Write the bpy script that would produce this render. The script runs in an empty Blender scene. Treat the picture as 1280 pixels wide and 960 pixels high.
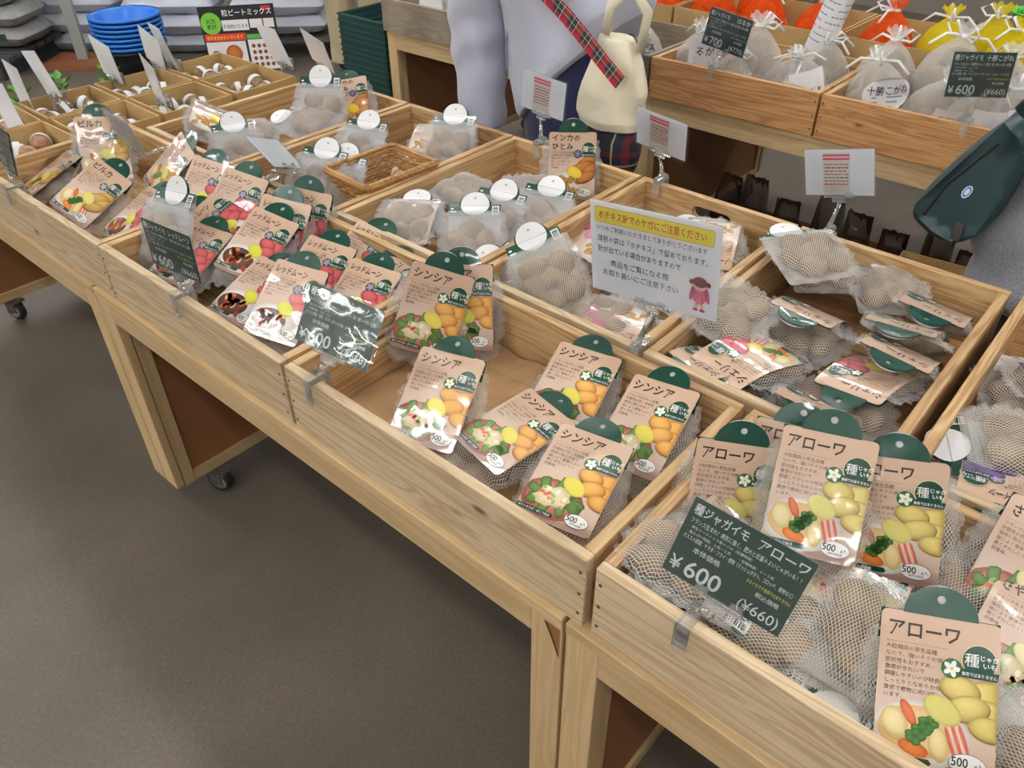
import bpy, bmesh, math, random
from math import sin, cos, pi, radians as rad, sqrt
from mathutils import Matrix, Vector, noise as mnoise

# ------------------------------------------------------------------ camera, world, lights, exposure
scene = bpy.context.scene
COL = scene.collection
random.seed(7)
cam_d = bpy.data.cameras.new('camera')
cam_d.sensor_width = 36.0
cam_d.lens = 36.0 * 987.4735 / 1280.0
cam_d.clip_start = 0.02
cam = bpy.data.objects.new('camera', cam_d)
COL.objects.link(cam)
_a, _b, _r = rad(37.8811), rad(-41.4276), rad(-0.4149)
_fw = Vector((sin(_b) * cos(_a), cos(_b) * cos(_a), -sin(_a)))
_rt0 = Vector((cos(_b), -sin(_b), 0))
_up0 = _rt0.cross(_fw)
_rt = _rt0 * cos(_r) + _up0 * sin(_r)
_up = -_rt0 * sin(_r) + _up0 * cos(_r)
cam.matrix_world = Matrix(((_rt.x, _up.x, -_fw.x, 1.6121), (_rt.y, _up.y, -_fw.y, -0.4945), (_rt.z, _up.z, -_fw.z, 1.5014), (0, 0, 0, 1)))
scene.camera = cam

world = bpy.data.worlds.new('world')
scene.world = world
world.use_nodes = True
world.node_tree.nodes['Background'].inputs[0].default_value = (0.9, 0.95, 1.0, 1)
world.node_tree.nodes['Background'].inputs[1].default_value = 0.01

TUBE_POWER = 47.0            # emission strength of the ceiling tubes
scene.view_settings.view_transform = 'Standard'
scene.view_settings.look = 'None'
scene.view_settings.gamma = 1.0
scene.view_settings.use_curve_mapping = False
scene.view_settings.exposure = -0.13
scene.cycles.transparent_max_bounces = 14
scene.cycles.max_bounces = 6

# ------------------------------------------------------------------ helpers
def C(r, g, b):
    def l(v):
        v /= 255.0
        return v / 12.92 if v <= 0.04045 else ((v + 0.055) / 1.055) ** 2.4
    return (l(r), l(g), l(b), 1.0)

class MB:
    """mesh builder: faces with a colour and a material index each"""
    def __init__(s):
        s.v = []; s.f = []; s.c = []; s.m = []; s.uv = None
    def add(s, verts, faces, col=(1, 1, 1, 1), m=0):
        o = len(s.v)
        s.v += [tuple(v) for v in verts]
        for f in faces:
            s.f.append([o + i for i in f]); s.c.append(col); s.m.append(m)
        return o
    def box(s, x0, y0, z0, x1, y1, z1, col=(1, 1, 1, 1), m=0):
        v = [(x0, y0, z0), (x1, y0, z0), (x1, y1, z0), (x0, y1, z0), (x0, y0, z1), (x1, y0, z1), (x1, y1, z1), (x0, y1, z1)]
        s.add(v, [(0, 3, 2, 1), (4, 5, 6, 7), (0, 1, 5, 4), (1, 2, 6, 5), (2, 3, 7, 6), (3, 0, 4, 7)], col, m)
    def tube(s, pts, r, n=8, col=(1, 1, 1, 1), m=0, cap=True, sx=1.0):
        pts = [Vector(p) for p in pts]
        rs = r if isinstance(r, (list, tuple)) else [r] * len(pts)
        rings = []
        ref = None
        for i, p in enumerate(pts):
            t = (pts[min(i + 1, len(pts) - 1)] - pts[max(i - 1, 0)]).normalized()
            if ref is None:
                ref = Vector((0, 0, 1)) if abs(t.z) < .9 else Vector((1, 0, 0))
            a = t.cross(ref).normalized(); b = a.cross(t).normalized(); ref = b
            rings.append([p + a * (rs[i] * sx * cos(2 * pi * k / n)) + b * (rs[i] * sin(2 * pi * k / n)) for k in range(n)])
        vs = [v for rg in rings for v in rg]
        fs = [(i * n + k, i * n + (k + 1) % n, (i + 1) * n + (k + 1) % n, (i + 1) * n + k) for i in range(len(pts) - 1) for k in range(n)]
        if cap:
            fs += [tuple(range(n - 1, -1, -1)), tuple((len(pts) - 1) * n + k for k in range(n))]
        s.add(vs, fs, col, m)
    def lathe(s, prof, n=20, col=(1, 1, 1, 1), m=0, cx=0, cy=0):
        vs = [(cx + r * cos(2 * pi * k / n), cy + r * sin(2 * pi * k / n), z) for r, z in prof for k in range(n)]
        fs = [(i * n + k, i * n + (k + 1) % n, (i + 1) * n + (k + 1) % n, (i + 1) * n + k) for i in range(len(prof) - 1) for k in range(n)]
        s.add(vs, fs, col, m)
    def mesh(s, name, mats, smooth=False):
        me = bpy.data.meshes.new(name)
        me.from_pydata(s.v, [], s.f)
        me.polygons.foreach_set('material_index', s.m)
        a = me.color_attributes.new('Col', 'FLOAT_COLOR', 'CORNER')
        buf = []
        for f, c in zip(s.f, s.c):
            if isinstance(c, list):
                for cc in c: buf += cc
            else:
                buf += list(c) * len(f)
        a.data.foreach_set('color', buf)
        if s.uv is not None:
            l = me.uv_layers.new(name='UVMap')
            b2 = []
            for f in s.f:
                for i in f: b2 += s.uv[i]
            l.data.foreach_set('uv', b2)
        if smooth:
            me.polygons.foreach_set('use_smooth', [True] * len(s.f))
        for mm in (mats if isinstance(mats, (list, tuple)) else [mats]): me.materials.append(mm)
        me.update()
        return me

def obj(name, me, parent=None, mat=None, loc=None, rot=None):
    o = bpy.data.objects.new(name, me)
    COL.objects.link(o)
    if parent is not None: o.parent = parent
    if mat is not None: o.matrix_basis = mat
    if loc is not None: o.location = loc
    if rot is not None: o.rotation_euler = rot
    return o
def tag(o, label, cat, group=None):
    o['label'] = label; o['category'] = cat
    if group: o['group'] = group
    return o
def thing(name, label, cat, mat=None, loc=None, rotz=0, group=None):
    o = bpy.data.objects.new(name, None)
    o.empty_display_size = .05
    COL.objects.link(o)
    if mat is not None: o.matrix_basis = mat
    if loc is not None: o.location = loc; o.rotation_euler = (0, 0, rotz)
    return tag(o, label, cat, group)
def struct(name, me, **k):
    o = obj(name, me, **k); o['kind'] = 'structure'; return o
def pose(x, y, z, yaw=0, tilt=90, spin=0):
    return Matrix.Translation((x, y, z)) @ Matrix.Rotation(rad(yaw), 4, 'Z') @ Matrix.Rotation(rad(tilt), 4, 'X') @ Matrix.Rotation(rad(spin), 4, 'Z')
def bevel_mesh(me, w=.0015, seg=1):
    bm = bmesh.new(); bm.from_mesh(me)
    bmesh.ops.bevel(bm, geom=bm.edges[:], offset=w, segments=seg, affect='EDGES', profile=.5)
    bm.to_mesh(me); bm.free(); return me
def skin_figure(name, joints, bones, mat, parent=None, sub=2, loc=None):
    """joints: name -> (xyz, radius); bones: pairs; root = first joint. One continuous skinned mesh."""
    idx = {k: i for i, k in enumerate(joints)}
    me = bpy.data.meshes.new(name)
    me.from_pydata([j[0] for j in joints.values()], [(idx[a], idx[b]) for a, b in bones], [])
    o = obj(name, me)
    sk = o.modifiers.new('skin', 'SKIN'); sk.use_smooth_shade = True; sk.branch_smoothing = .4
    for i, j in enumerate(joints.values()):
        r = j[1]
        me.skin_vertices[0].data[i].radius = (r, r) if not isinstance(r, tuple) else r
        me.skin_vertices[0].data[i].use_root = (i == 0)
    ss = o.modifiers.new('sub', 'SUBSURF'); ss.levels = sub; ss.render_levels = sub
    dg = bpy.context.evaluated_depsgraph_get(); dg.update()
    m2 = bpy.data.meshes.new_from_object(o.evaluated_get(dg))
    m2.name = name
    bpy.data.objects.remove(o)
    m2.materials.clear(); m2.materials.append(mat)
    m2.polygons.foreach_set('use_smooth', [True] * len(m2.polygons))
    o = obj(name, m2, parent)
    if loc: o.location = loc
    return o

# ------------------------------------------------------------------ materials
def newmat(name):
    m = bpy.data.materials.new(name); m.use_nodes = True
    nt = m.node_tree
    for n in list(nt.nodes): nt.nodes.remove(n)
    out = nt.nodes.new('ShaderNodeOutputMaterial')
    return m, nt, out
def N(nt, typ, **k):
    n = nt.nodes.new(typ)
    for a, b in k.items():
        if a.startswith('i_'):
            key = a[2:]
            key = int(key) if key.isdigit() else key.replace('_', ' ')
            n.inputs[key].default_value = b
        else: setattr(n, a, b)
    return n
def L(nt, a, b): nt.links.new(a, b)
def ramp(nt, fac, stops):
    r = nt.nodes.new('ShaderNodeValToRGB')
    e = r.color_ramp.elements
    e[0].position, e[0].color = stops[0]
    e[1].position, e[1].color = stops[-1]
    for p, c in stops[1:-1]:
        x = e.new(p); x.color = c
    L(nt, fac, r.inputs[0]); return r
def plain(name, col, rough=.6, metal=0, bump=0, bscale=200, var=0.0, vscale=8, trans=0.0, sheen=0, spec=.5):
    m, nt, out = newmat(name)
    p = N(nt, 'ShaderNodeBsdfPrincipled'); L(nt, p.outputs[0], out.inputs[0])
    p.inputs['Base Color'].default_value = col; p.inputs['Roughness'].default_value = rough
    p.inputs['Metallic'].default_value = metal; p.inputs['Specular IOR Level'].default_value = spec
    p.inputs['Sheen Weight'].default_value = sheen
    tc = N(nt, 'ShaderNodeTexCoord')
    nz = N(nt, 'ShaderNodeTexNoise'); nz.inputs['Scale'].default_value = vscale; nz.inputs['Detail'].default_value = 4
    L(nt, tc.outputs['Object'], nz.inputs['Vector'])
    v = max(var, .04)
    r = ramp(nt, nz.outputs[0], [(.3, tuple(c * (1 - v) for c in col[:3]) + (1,)), (.7, tuple(min(1, c * (1 + v)) for c in col[:3]) + (1,))])
    L(nt, r.outputs[0], p.inputs['Base Color'])
    if bump:
        n2 = N(nt, 'ShaderNodeTexNoise'); n2.inputs['Scale'].default_value = bscale; n2.inputs['Detail'].default_value = 3
        L(nt, tc.outputs['Object'], n2.inputs['Vector'])
        b = N(nt, 'ShaderNodeBump'); b.inputs['Strength'].default_value = bump; b.inputs['Distance'].default_value = .01
        L(nt, n2.outputs[0], b.inputs['Height']); L(nt, b.outputs[0], p.inputs['Normal'])
    return m
def wood(name, light, dark, rough=.55, knots=True, gscale=1.0, weather=0.0):
    m, nt, out = newmat(name)
    p = N(nt, 'ShaderNodeBsdfPrincipled'); L(nt, p.outputs[0], out.inputs[0])
    p.inputs['Roughness'].default_value = rough
    tc = N(nt, 'ShaderNodeTexCoord'); oi = N(nt, 'ShaderNodeObjectInfo')
    sc = N(nt, 'ShaderNodeVectorMath', operation='SCALE'); sc.inputs[0].default_value = (7.3, 3.1, 9.7)
    L(nt, oi.outputs['Random'], sc.inputs['Scale'])
    ad = N(nt, 'ShaderNodeVectorMath', operation='ADD'); L(nt, tc.outputs['Object'], ad.inputs[0]); L(nt, sc.outputs[0], ad.inputs[1])
    # long grain along local x: stretch
    mp = N(nt, 'ShaderNodeMapping'); mp.inputs['Scale'].default_value = (1.1 * gscale, 14 * gscale, 14 * gscale)
    L(nt, ad.outputs[0], mp.inputs['Vector'])
    nz = N(nt, 'ShaderNodeTexNoise'); nz.inputs['Scale'].default_value = 1.6; nz.inputs['Detail'].default_value = 3; nz.inputs['Distortion'].default_value = .6
    L(nt, mp.outputs[0], nz.inputs['Vector'])
    ml = N(nt, 'ShaderNodeMath', operation='MULTIPLY'); ml.inputs[1].default_value = 9.0; L(nt, nz.outputs[0], ml.inputs[0])
    fr = N(nt, 'ShaderNodeMath', operation='PINGPONG'); fr.inputs[1].default_value = .5; L(nt, ml.outputs[0], fr.inputs[0])
    mp2 = N(nt, 'ShaderNodeMapping'); mp2.inputs['Scale'].default_value = (6, 220, 220); L(nt, ad.outputs[0], mp2.inputs['Vector'])
    fine = N(nt, 'ShaderNodeTexNoise'); fine.inputs['Scale'].default_value = 1.0; fine.inputs['Detail'].default_value = 2
    L(nt, mp2.outputs[0], fine.inputs['Vector'])
    s1 = N(nt, 'ShaderNodeMath', operation='MULTIPLY_ADD'); s1.inputs[1].default_value = 1.1
    L(nt, fr.outputs[0], s1.inputs[0])
    f2 = N(nt, 'ShaderNodeMath', operation='MULTIPLY_ADD'); f2.inputs[1].default_value = .5; f2.inputs[2].default_value = -.2
    L(nt, fine.outputs[0], f2.inputs[0]); L(nt, f2.outputs[0], s1.inputs[2])
    mid = tuple((a + b) / 2 for a, b in zip(light, dark))
    r = ramp(nt, s1.outputs[0], [(0.05, dark), (.3, mid), (.62, light)])
    last = r.outputs[0]
    if knots:
        vm = N(nt, 'ShaderNodeMapping'); vm.inputs['Scale'].default_value = (4.6, 11, 11); L(nt, ad.outputs[0], vm.inputs['Vector'])
        vo = N(nt, 'ShaderNodeTexVoronoi'); vo.inputs['Scale'].default_value = 1.0; L(nt, vm.outputs[0], vo.inputs['Vector'])
        kr = ramp(nt, vo.outputs['Distance'], [(.03, (1, 1, 1, 1)), (.07, (.3, .3, .3, 1)), (.11, (0, 0, 0, 1))])
        mx = N(nt, 'ShaderNodeMix', data_type='RGBA'); L(nt, kr.outputs[0], mx.inputs[0]); L(nt, last, mx.inputs[6])
        mx.inputs[7].default_value = tuple(c * .28 for c in dark[:3]) + (1,)
        last = mx.outputs[2]
    # tone per board
    hs = N(nt, 'ShaderNodeHueSaturation')
    rv = N(nt, 'ShaderNodeMapRange'); rv.inputs[3].default_value = .88; rv.inputs[4].default_value = 1.08
    L(nt, oi.outputs['Random'], rv.inputs[0]); L(nt, rv.outputs[0], hs.inputs['Value']); L(nt, last, hs.inputs['Color'])
    last = hs.outputs[0]
    if weather:
        wn = N(nt, 'ShaderNodeTexNoise'); wn.inputs['Scale'].default_value = 5; L(nt, ad.outputs[0], wn.inputs['Vector'])
        wr = ramp(nt, wn.outputs[0], [(.35, (.10, .085, .07, 1)), (.65, (.30, .26, .21, 1))])
        mx = N(nt, 'ShaderNodeMix', data_type='RGBA'); mx.inputs[0].default_value = weather
        L(nt, last, mx.inputs[6]); L(nt, wr.outputs[0], mx.inputs[7]); last = mx.outputs[2]
    L(nt, last, p.inputs['Base Color'])
    b = N(nt, 'ShaderNodeBump'); b.inputs['Strength'].default_value = .12; b.inputs['Distance'].default_value = .002
    L(nt, fine.outputs[0], b.inputs['Height']); L(nt, b.outputs[0], p.inputs['Normal'])
    return m
def printed(name, rough=.4, coat=0.0, bump=0.0, spec=.5):
    """flat print: colours come from the mesh's colour attribute"""
    m, nt, out = newmat(name)
    p = N(nt, 'ShaderNodeBsdfPrincipled'); L(nt, p.outputs[0], out.inputs[0])
    at = N(nt, 'ShaderNodeAttribute', attribute_name='Col'); L(nt, at.outputs['Color'], p.inputs['Base Color'])
    p.inputs['Roughness'].default_value = rough; p.inputs['Coat Weight'].default_value = coat; p.inputs['Coat Roughness'].default_value = .06
    p.inputs['Specular IOR Level'].default_value = spec
    if bump:
        tc = N(nt, 'ShaderNodeTexCoord'); oi = N(nt, 'ShaderNodeObjectInfo')
        ad = N(nt, 'ShaderNodeVectorMath', operation='ADD'); L(nt, tc.outputs['Object'], ad.inputs[0]); L(nt, oi.outputs['Location'], ad.inputs[1])
        nz = N(nt, 'ShaderNodeTexNoise'); nz.inputs['Scale'].default_value = 14; nz.inputs['Detail'].default_value = 1.5
        L(nt, ad.outputs[0], nz.inputs['Vector'])
        b = N(nt, 'ShaderNodeBump'); b.inputs['Strength'].default_value = bump; b.inputs['Distance'].default_value = .02
        L(nt, nz.outputs[0], b.inputs['Height']); L(nt, b.outputs[0], p.inputs['Normal']); L(nt, b.outputs[0], p.inputs['Coat Normal'])
    return m
def net_mat(name, pitch, width, col, haze, trl=.4, stretch=1.6):
    """knitted net: a diamond grid of threads from the UV map, open between the threads"""
    m, nt, out = newmat(name)
    uv = N(nt, 'ShaderNodeUVMap'); sp = N(nt, 'ShaderNodeSeparateXYZ'); L(nt, uv.outputs[0], sp.inputs[0])
    masks = []
    for sg in (1, -1):
        a = N(nt, 'ShaderNodeMath', operation='MULTIPLY_ADD'); a.inputs[1].default_value = sg / stretch
        L(nt, sp.outputs['Y'], a.inputs[0]); L(nt, sp.outputs['X'], a.inputs[2])
        d = N(nt, 'ShaderNodeMath', operation='DIVIDE'); d.inputs[1].default_value = pitch; L(nt, a.outputs[0], d.inputs[0])
        f = N(nt, 'ShaderNodeMath', operation='FRACT'); L(nt, d.outputs[0], f.inputs[0])
        g = N(nt, 'ShaderNodeMath', operation='LESS_THAN'); g.inputs[1].default_value = width; L(nt, f.outputs[0], g.inputs[0])
        masks.append(g)
    mx = N(nt, 'ShaderNodeMath', operation='MAXIMUM'); L(nt, masks[0].outputs[0], mx.inputs[0]); L(nt, masks[1].outputs[0], mx.inputs[1])
    fac = N(nt, 'ShaderNodeMapRange'); fac.inputs[3].default_value = haze; fac.inputs[4].default_value = .92; L(nt, mx.outputs[0], fac.inputs[0])
    df = N(nt, 'ShaderNodeBsdfDiffuse'); df.inputs[0].default_value = col
    tl = N(nt, 'ShaderNodeBsdfTranslucent'); tl.inputs[0].default_value = col
    ms = N(nt, 'ShaderNodeMixShader'); ms.inputs[0].default_value = trl; L(nt, df.outputs[0], ms.inputs[1]); L(nt, tl.outputs[0], ms.inputs[2])
    tr = N(nt, 'ShaderNodeBsdfTransparent')
    m2 = N(nt, 'ShaderNodeMixShader'); L(nt, fac.outputs[0], m2.inputs[0]); L(nt, tr.outputs[0], m2.inputs[1]); L(nt, ms.outputs[0], m2.inputs[2])
    L(nt, m2.outputs[0], out.inputs[0])
    return m
def clear_plastic(name, body=.12, tint=(.9, .95, .95, 1), rough=.08, ior=1.45):
    m, nt, out = newmat(name)
    tr = N(nt, 'ShaderNodeBsdfTransparent'); tr.inputs[0].default_value = (.97, .98, .98, 1)
    df = N(nt, 'ShaderNodeBsdfDiffuse'); df.inputs[0].default_value = tint
    gl = N(nt, 'ShaderNodeBsdfGlossy'); gl.inputs['Roughness'].default_value = rough
    a = N(nt, 'ShaderNodeMixShader'); a.inputs[0].default_value = body; L(nt, tr.outputs[0], a.inputs[1]); L(nt, df.outputs[0], a.inputs[2])
    fr = N(nt, 'ShaderNodeFresnel'); fr.inputs[0].default_value = ior
    b = N(nt, 'ShaderNodeMixShader'); L(nt, fr.outputs[0], b.inputs[0]); L(nt, a.outputs[0], b.inputs[1]); L(nt, gl.outputs[0], b.inputs[2])
    tc = N(nt, 'ShaderNodeTexCoord'); nz = N(nt, 'ShaderNodeTexNoise'); nz.inputs['Scale'].default_value = 9
    L(nt, tc.outputs['Object'], nz.inputs['Vector'])
    bp = N(nt, 'ShaderNodeBump'); bp.inputs['Strength'].default_value = .25; bp.inputs['Distance'].default_value = .02
    L(nt, nz.outputs[0], bp.inputs['Height']); L(nt, bp.outputs[0], gl.inputs['Normal'])
    L(nt, b.outputs[0], out.inputs[0])
    return m
def emit(name, col, s):
    m, nt, out = newmat(name)
    e = N(nt, 'ShaderNodeEmission'); e.inputs[0].default_value = col; e.inputs[1].default_value = s
    L(nt, e.outputs[0], out.inputs[0]); return m
def tuber(name, c1, c2, c3, scale=40):
    m, nt, out = newmat(name)
    p = N(nt, 'ShaderNodeBsdfPrincipled'); L(nt, p.outputs[0], out.inputs[0]); p.inputs['Roughness'].default_value = .75
    tc = N(nt, 'ShaderNodeTexCoord'); oi = N(nt, 'ShaderNodeObjectInfo')
    ad = N(nt, 'ShaderNodeVectorMath', operation='ADD'); L(nt, tc.outputs['Object'], ad.inputs[0]); L(nt, oi.outputs['Random'], ad.inputs[1])
    n1 = N(nt, 'ShaderNodeTexNoise'); n1.inputs['Scale'].default_value = scale; n1.inputs['Detail'].default_value = 5; L(nt, ad.outputs[0], n1.inputs['Vector'])
    r = ramp(nt, n1.outputs[0], [(.3, c1), (.5, c2), (.75, c3)])
    n2 = N(nt, 'ShaderNodeTexVoronoi'); n2.inputs['Scale'].default_value = 55; L(nt, ad.outputs[0], n2.inputs['Vector'])
    kr = ramp(nt, n2.outputs['Distance'], [(.07, (.45, .4, .35, 1)), (.16, (1, 1, 1, 1))])
    mx = N(nt, 'ShaderNodeMix', data_type='RGBA', blend_type='MULTIPLY'); mx.inputs[0].default_value = .8
    L(nt, r.outputs[0], mx.inputs[6]); L(nt, kr.outputs[0], mx.inputs[7])
    hs = N(nt, 'ShaderNodeHueSaturation'); rv = N(nt, 'ShaderNodeMapRange'); rv.inputs[3].default_value = .8; rv.inputs[4].default_value = 1.12
    L(nt, oi.outputs['Random'], rv.inputs[0]); L(nt, rv.outputs[0], hs.inputs['Value']); L(nt, mx.outputs[2], hs.inputs['Color'])
    L(nt, hs.outputs[0], p.inputs['Base Color'])
    b = N(nt, 'ShaderNodeBump'); b.inputs['Strength'].default_value = .35; b.inputs['Distance'].default_value = .004
    L(nt, n1.outputs[0], b.inputs['Height']); L(nt, b.outputs[0], p.inputs['Normal'])
    return m

M = {}
M['tray'] = wood('tray_pine', C(204, 172, 126), C(164, 124, 80))
M['tray_front'] = wood('tray_pine_pale', C(204, 183, 149), C(174, 148, 114))
M['old'] = wood('weathered_wood', C(150, 132, 108), C(110, 92, 72), weather=.55)
M['red'] = wood('cedar', C(200, 154, 102), C(164, 112, 68))
M['ply'] = wood('pale_plywood', C(202, 173, 131), C(186, 156, 112), knots=False, gscale=.6)
M['mdf'] = plain('brown_hardboard', C(142, 96, 58), .6, var=.12, vscale=6)
M['print'] = printed('laminated_print', .28, .9, .22)
M['paper'] = printed('paper_print', .55)
M['matt'] = printed('coloured_print', .5)
M['potato'] = tuber('potato_skin', C(106, 86, 62), C(142, 119, 88), C(166, 144, 112))
M['redpotato'] = tuber('reddish_skin', C(128, 92, 74), C(168, 126, 100), C(190, 150, 122))
M['net'] = net_mat('coarse_white_net', .0050, .20, C(238, 236, 232), .02)
M['fine'] = net_mat('fine_white_net', .0026, .21, C(228, 228, 230), .09)
M['clear'] = clear_plastic('clear_plastic', .10)
M['clip'] = clear_plastic('clip_plastic', .13, (.97, .98, .98, 1), rough=.12, ior=1.35)
M['sleeve'] = clear_plastic('sleeve_film', .03, rough=.03)
M['white'] = plain('white_paper', C(226, 226, 228), .6)
M['metal'] = plain('grey_steel', C(120, 120, 118), .35, .8)
M['black'] = plain('black_rubber', C(28, 28, 28), .6)

# ------------------------------------------------------------------ the room
def floor_mat():
    m, nt, out = newmat('vinyl_floor')
    p = N(nt, 'ShaderNodeBsdfPrincipled'); L(nt, p.outputs[0], out.inputs[0]); p.inputs['Roughness'].default_value = .5
    tc = N(nt, 'ShaderNodeTexCoord')
    n1 = N(nt, 'ShaderNodeTexNoise'); n1.inputs['Scale'].default_value = 2.2; n1.inputs['Detail'].default_value = 6; L(nt, tc.outputs['Object'], n1.inputs['Vector'])
    r = ramp(nt, n1.outputs[0], [(.3, C(94, 86, 76)), (.7, C(115, 105, 93))])
    mp = N(nt, 'ShaderNodeMapping'); mp.inputs['Rotation'].default_value = (0, 0, .35); mp.inputs['Scale'].default_value = (90, 240, 1); L(nt, tc.outputs['Object'], mp.inputs['Vector'])
    br = N(nt, 'ShaderNodeTexNoise'); br.inputs['Scale'].default_value = 1; br.inputs['Detail'].default_value = 2; L(nt, mp.outputs[0], br.inputs['Vector'])
    mp2 = N(nt, 'ShaderNodeMapping'); mp2.inputs['Rotation'].default_value = (0, 0, .35); mp2.inputs['Scale'].default_value = (260, 80, 1); L(nt, tc.outputs['Object'], mp2.inputs['Vector'])
    br2 = N(nt, 'ShaderNodeTexNoise'); br2.inputs['Scale'].default_value = 1; L(nt, mp2.outputs[0], br2.inputs['Vector'])
    mm = N(nt, 'ShaderNodeMath', operation='MULTIPLY'); L(nt, br.outputs[0], mm.inputs[0]); L(nt, br2.outputs[0], mm.inputs[1])
    rr = ramp(nt, mm.outputs[0], [(.12, (.72, .72, .72, 1)), (.38, (1.0, 1.0, 1.0, 1))])
    mx = N(nt, 'ShaderNodeMix', data_type='RGBA', blend_type='MULTIPLY'); mx.inputs[0].default_value = 1; L(nt, r.outputs[0], mx.inputs[6]); L(nt, rr.outputs[0], mx.inputs[7])
    L(nt, mx.outputs[2], p.inputs['Base Color'])
    b = N(nt, 'ShaderNodeBump'); b.inputs['Strength'].default_value = .25; b.inputs['Distance'].default_value = .003; L(nt, mm.outputs[0], b.inputs['Height']); L(nt, b.outputs[0], p.inputs['Normal'])
    return m
RX0, RX1, RY0, RY1, RZ = -7.5, 4.5, -14.0, 6.5, 2.9
mb = MB(); mb.box(RX0, RY0, -.06, RX1, RY1, 0); struct('floor', mb.mesh('floor', floor_mat()))
wallm = plain('painted_wall', C(116, 110, 102), .8, bump=.1)
mb = MB(); mb.box(RX0, RY0, RZ, RX1, RY1, RZ + .06); struct('ceiling', mb.mesh('ceiling', plain('ceiling_board', C(176, 174, 168), .9, bump=.1)))
for nm, b in (('wall_left', (RX0 - .1, RY0, 0, RX0, RY1, RZ)), ('wall_right', (RX1, RY0, 0, RX1 + .1, RY1, RZ)), ('wall_front', (RX0, RY0 - .1, 0, RX1, RY0, RZ)), ('wall_back', (RX0, RY1, 0, RX1, RY1 + .1, RZ))):
    mb = MB(); mb.box(*b); struct(nm, mb.mesh(nm, wallm))
# ceiling strip lights: a housing and two bare tubes each
tube_m = emit('lit_tube', (1.0, .99, .97, 1), TUBE_POWER)
hous = plain('white_enamel', C(225, 225, 222), .4)
mb = MB(); mb.box(-.62, -.09, .03, .62, .09, .07); hm = mb.mesh('light_housing', hous)
mb = MB(); mb.tube([(-.6, 0, 0), (.6, 0, 0)], .016, 6); tm_ = mb.mesh('light_tube', tube_m, True)
for j, ly in enumerate((-12.4, -10.5, -8.6, -6.7, -4.8, -2.9, -1.0, 0.9, 2.8, 4.7)):
    for i, lx in enumerate((-6.3, -4.2, -2.1, 0.0, 2.1, 3.7) if ly > -3 else (-2.6, -.4, 1.8)):
        t = thing('strip_light', 'white twin-tube strip light on the ceiling, overhead', 'light', loc=(lx, ly, RZ - .07), group='ceiling strip lights')
        obj('housing', hm, t); obj('tube', tm_, t, loc=(0, -.05, .005)); obj('tube', tm_, t, loc=(0, .05, .005))

# ------------------------------------------------------------------ display stands
BOARDS = {}
def board(l, t, h, mat, hole=None, bev=.0012):
    k = (round(l, 4), round(t, 4), round(h, 4), mat.name, hole)
    if k in BOARDS: return BOARDS[k]
    if hole:
        # upright board with a rounded hand hole: face outline triangulated with the hole, then thickened
        hw, hh, hz = hole
        bm = bmesh.new()
        def loop(pts):
            vs = [bm.verts.new((x, 0, z)) for x, z in pts]
            return [bm.edges.new((vs[i], vs[(i + 1) % len(vs)])) for i in range(len(vs))]
        e = loop([(0, 0), (l, 0), (l, h), (0, h)])
        r = hh / 2
        pts = [(l / 2 + hw / 2 - r + r * cos(a), hz + r * sin(a)) for a in [-pi / 2 + pi * i / 8 for i in range(9)]]
        pts += [(l / 2 - hw / 2 + r + r * cos(a), hz + r * sin(a)) for a in [pi / 2 + pi * i / 8 for i in range(9)]]
        e += loop(pts)
        bmesh.ops.triangle_fill(bm, edges=e, use_beauty=True)
        g = bmesh.ops.extrude_face_region(bm, geom=bm.faces[:])
        for v in [x for x in g['geom'] if isinstance(x, bmesh.types.BMVert)]: v.co.y += t
        bmesh.ops.recalc_face_normals(bm, faces=bm.faces[:])
        me = bpy.data.meshes.new('board'); bm.to_mesh(me); bm.free(); me.materials.append(mat)
    else:
        b = MB(); b.box(0, 0, 0, l, t, h); me = b.mesh('board', mat); bevel_mesh(me, bev)
    BOARDS[k] = me
    return me
RZ90 = (0, 0, pi / 2)
wheel = MB(); wheel.lathe([(.006, -.012), (.03, -.012), (.034, -.008), (.034, .008), (.03, .012), (.006, .012)], 18, C(34, 34, 34))
wheel.lathe([(0.0001, -.0125), (.024, -.0128), (.024, .0128), (.0001, .0125)], 14, C(150, 146, 138))
wheel_me = wheel.mesh('wheel', M['matt'], True)
fk = MB(); fk.box(-.028, -.022, .066, .028, .022, .071, C(150, 150, 148)); fk.box(-.02, -.019, .03, .014, -.016, .066, C(140, 140, 138)); fk.box(-.02, .016, .03, .014, .019, .066, C(140, 140, 138)); fk.tube([(-.002, -.022, .034), (-.002, .022, .034)], .005, 8, C(90, 90, 90))
fork_me = fk.mesh('fork', M['metal'])
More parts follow.
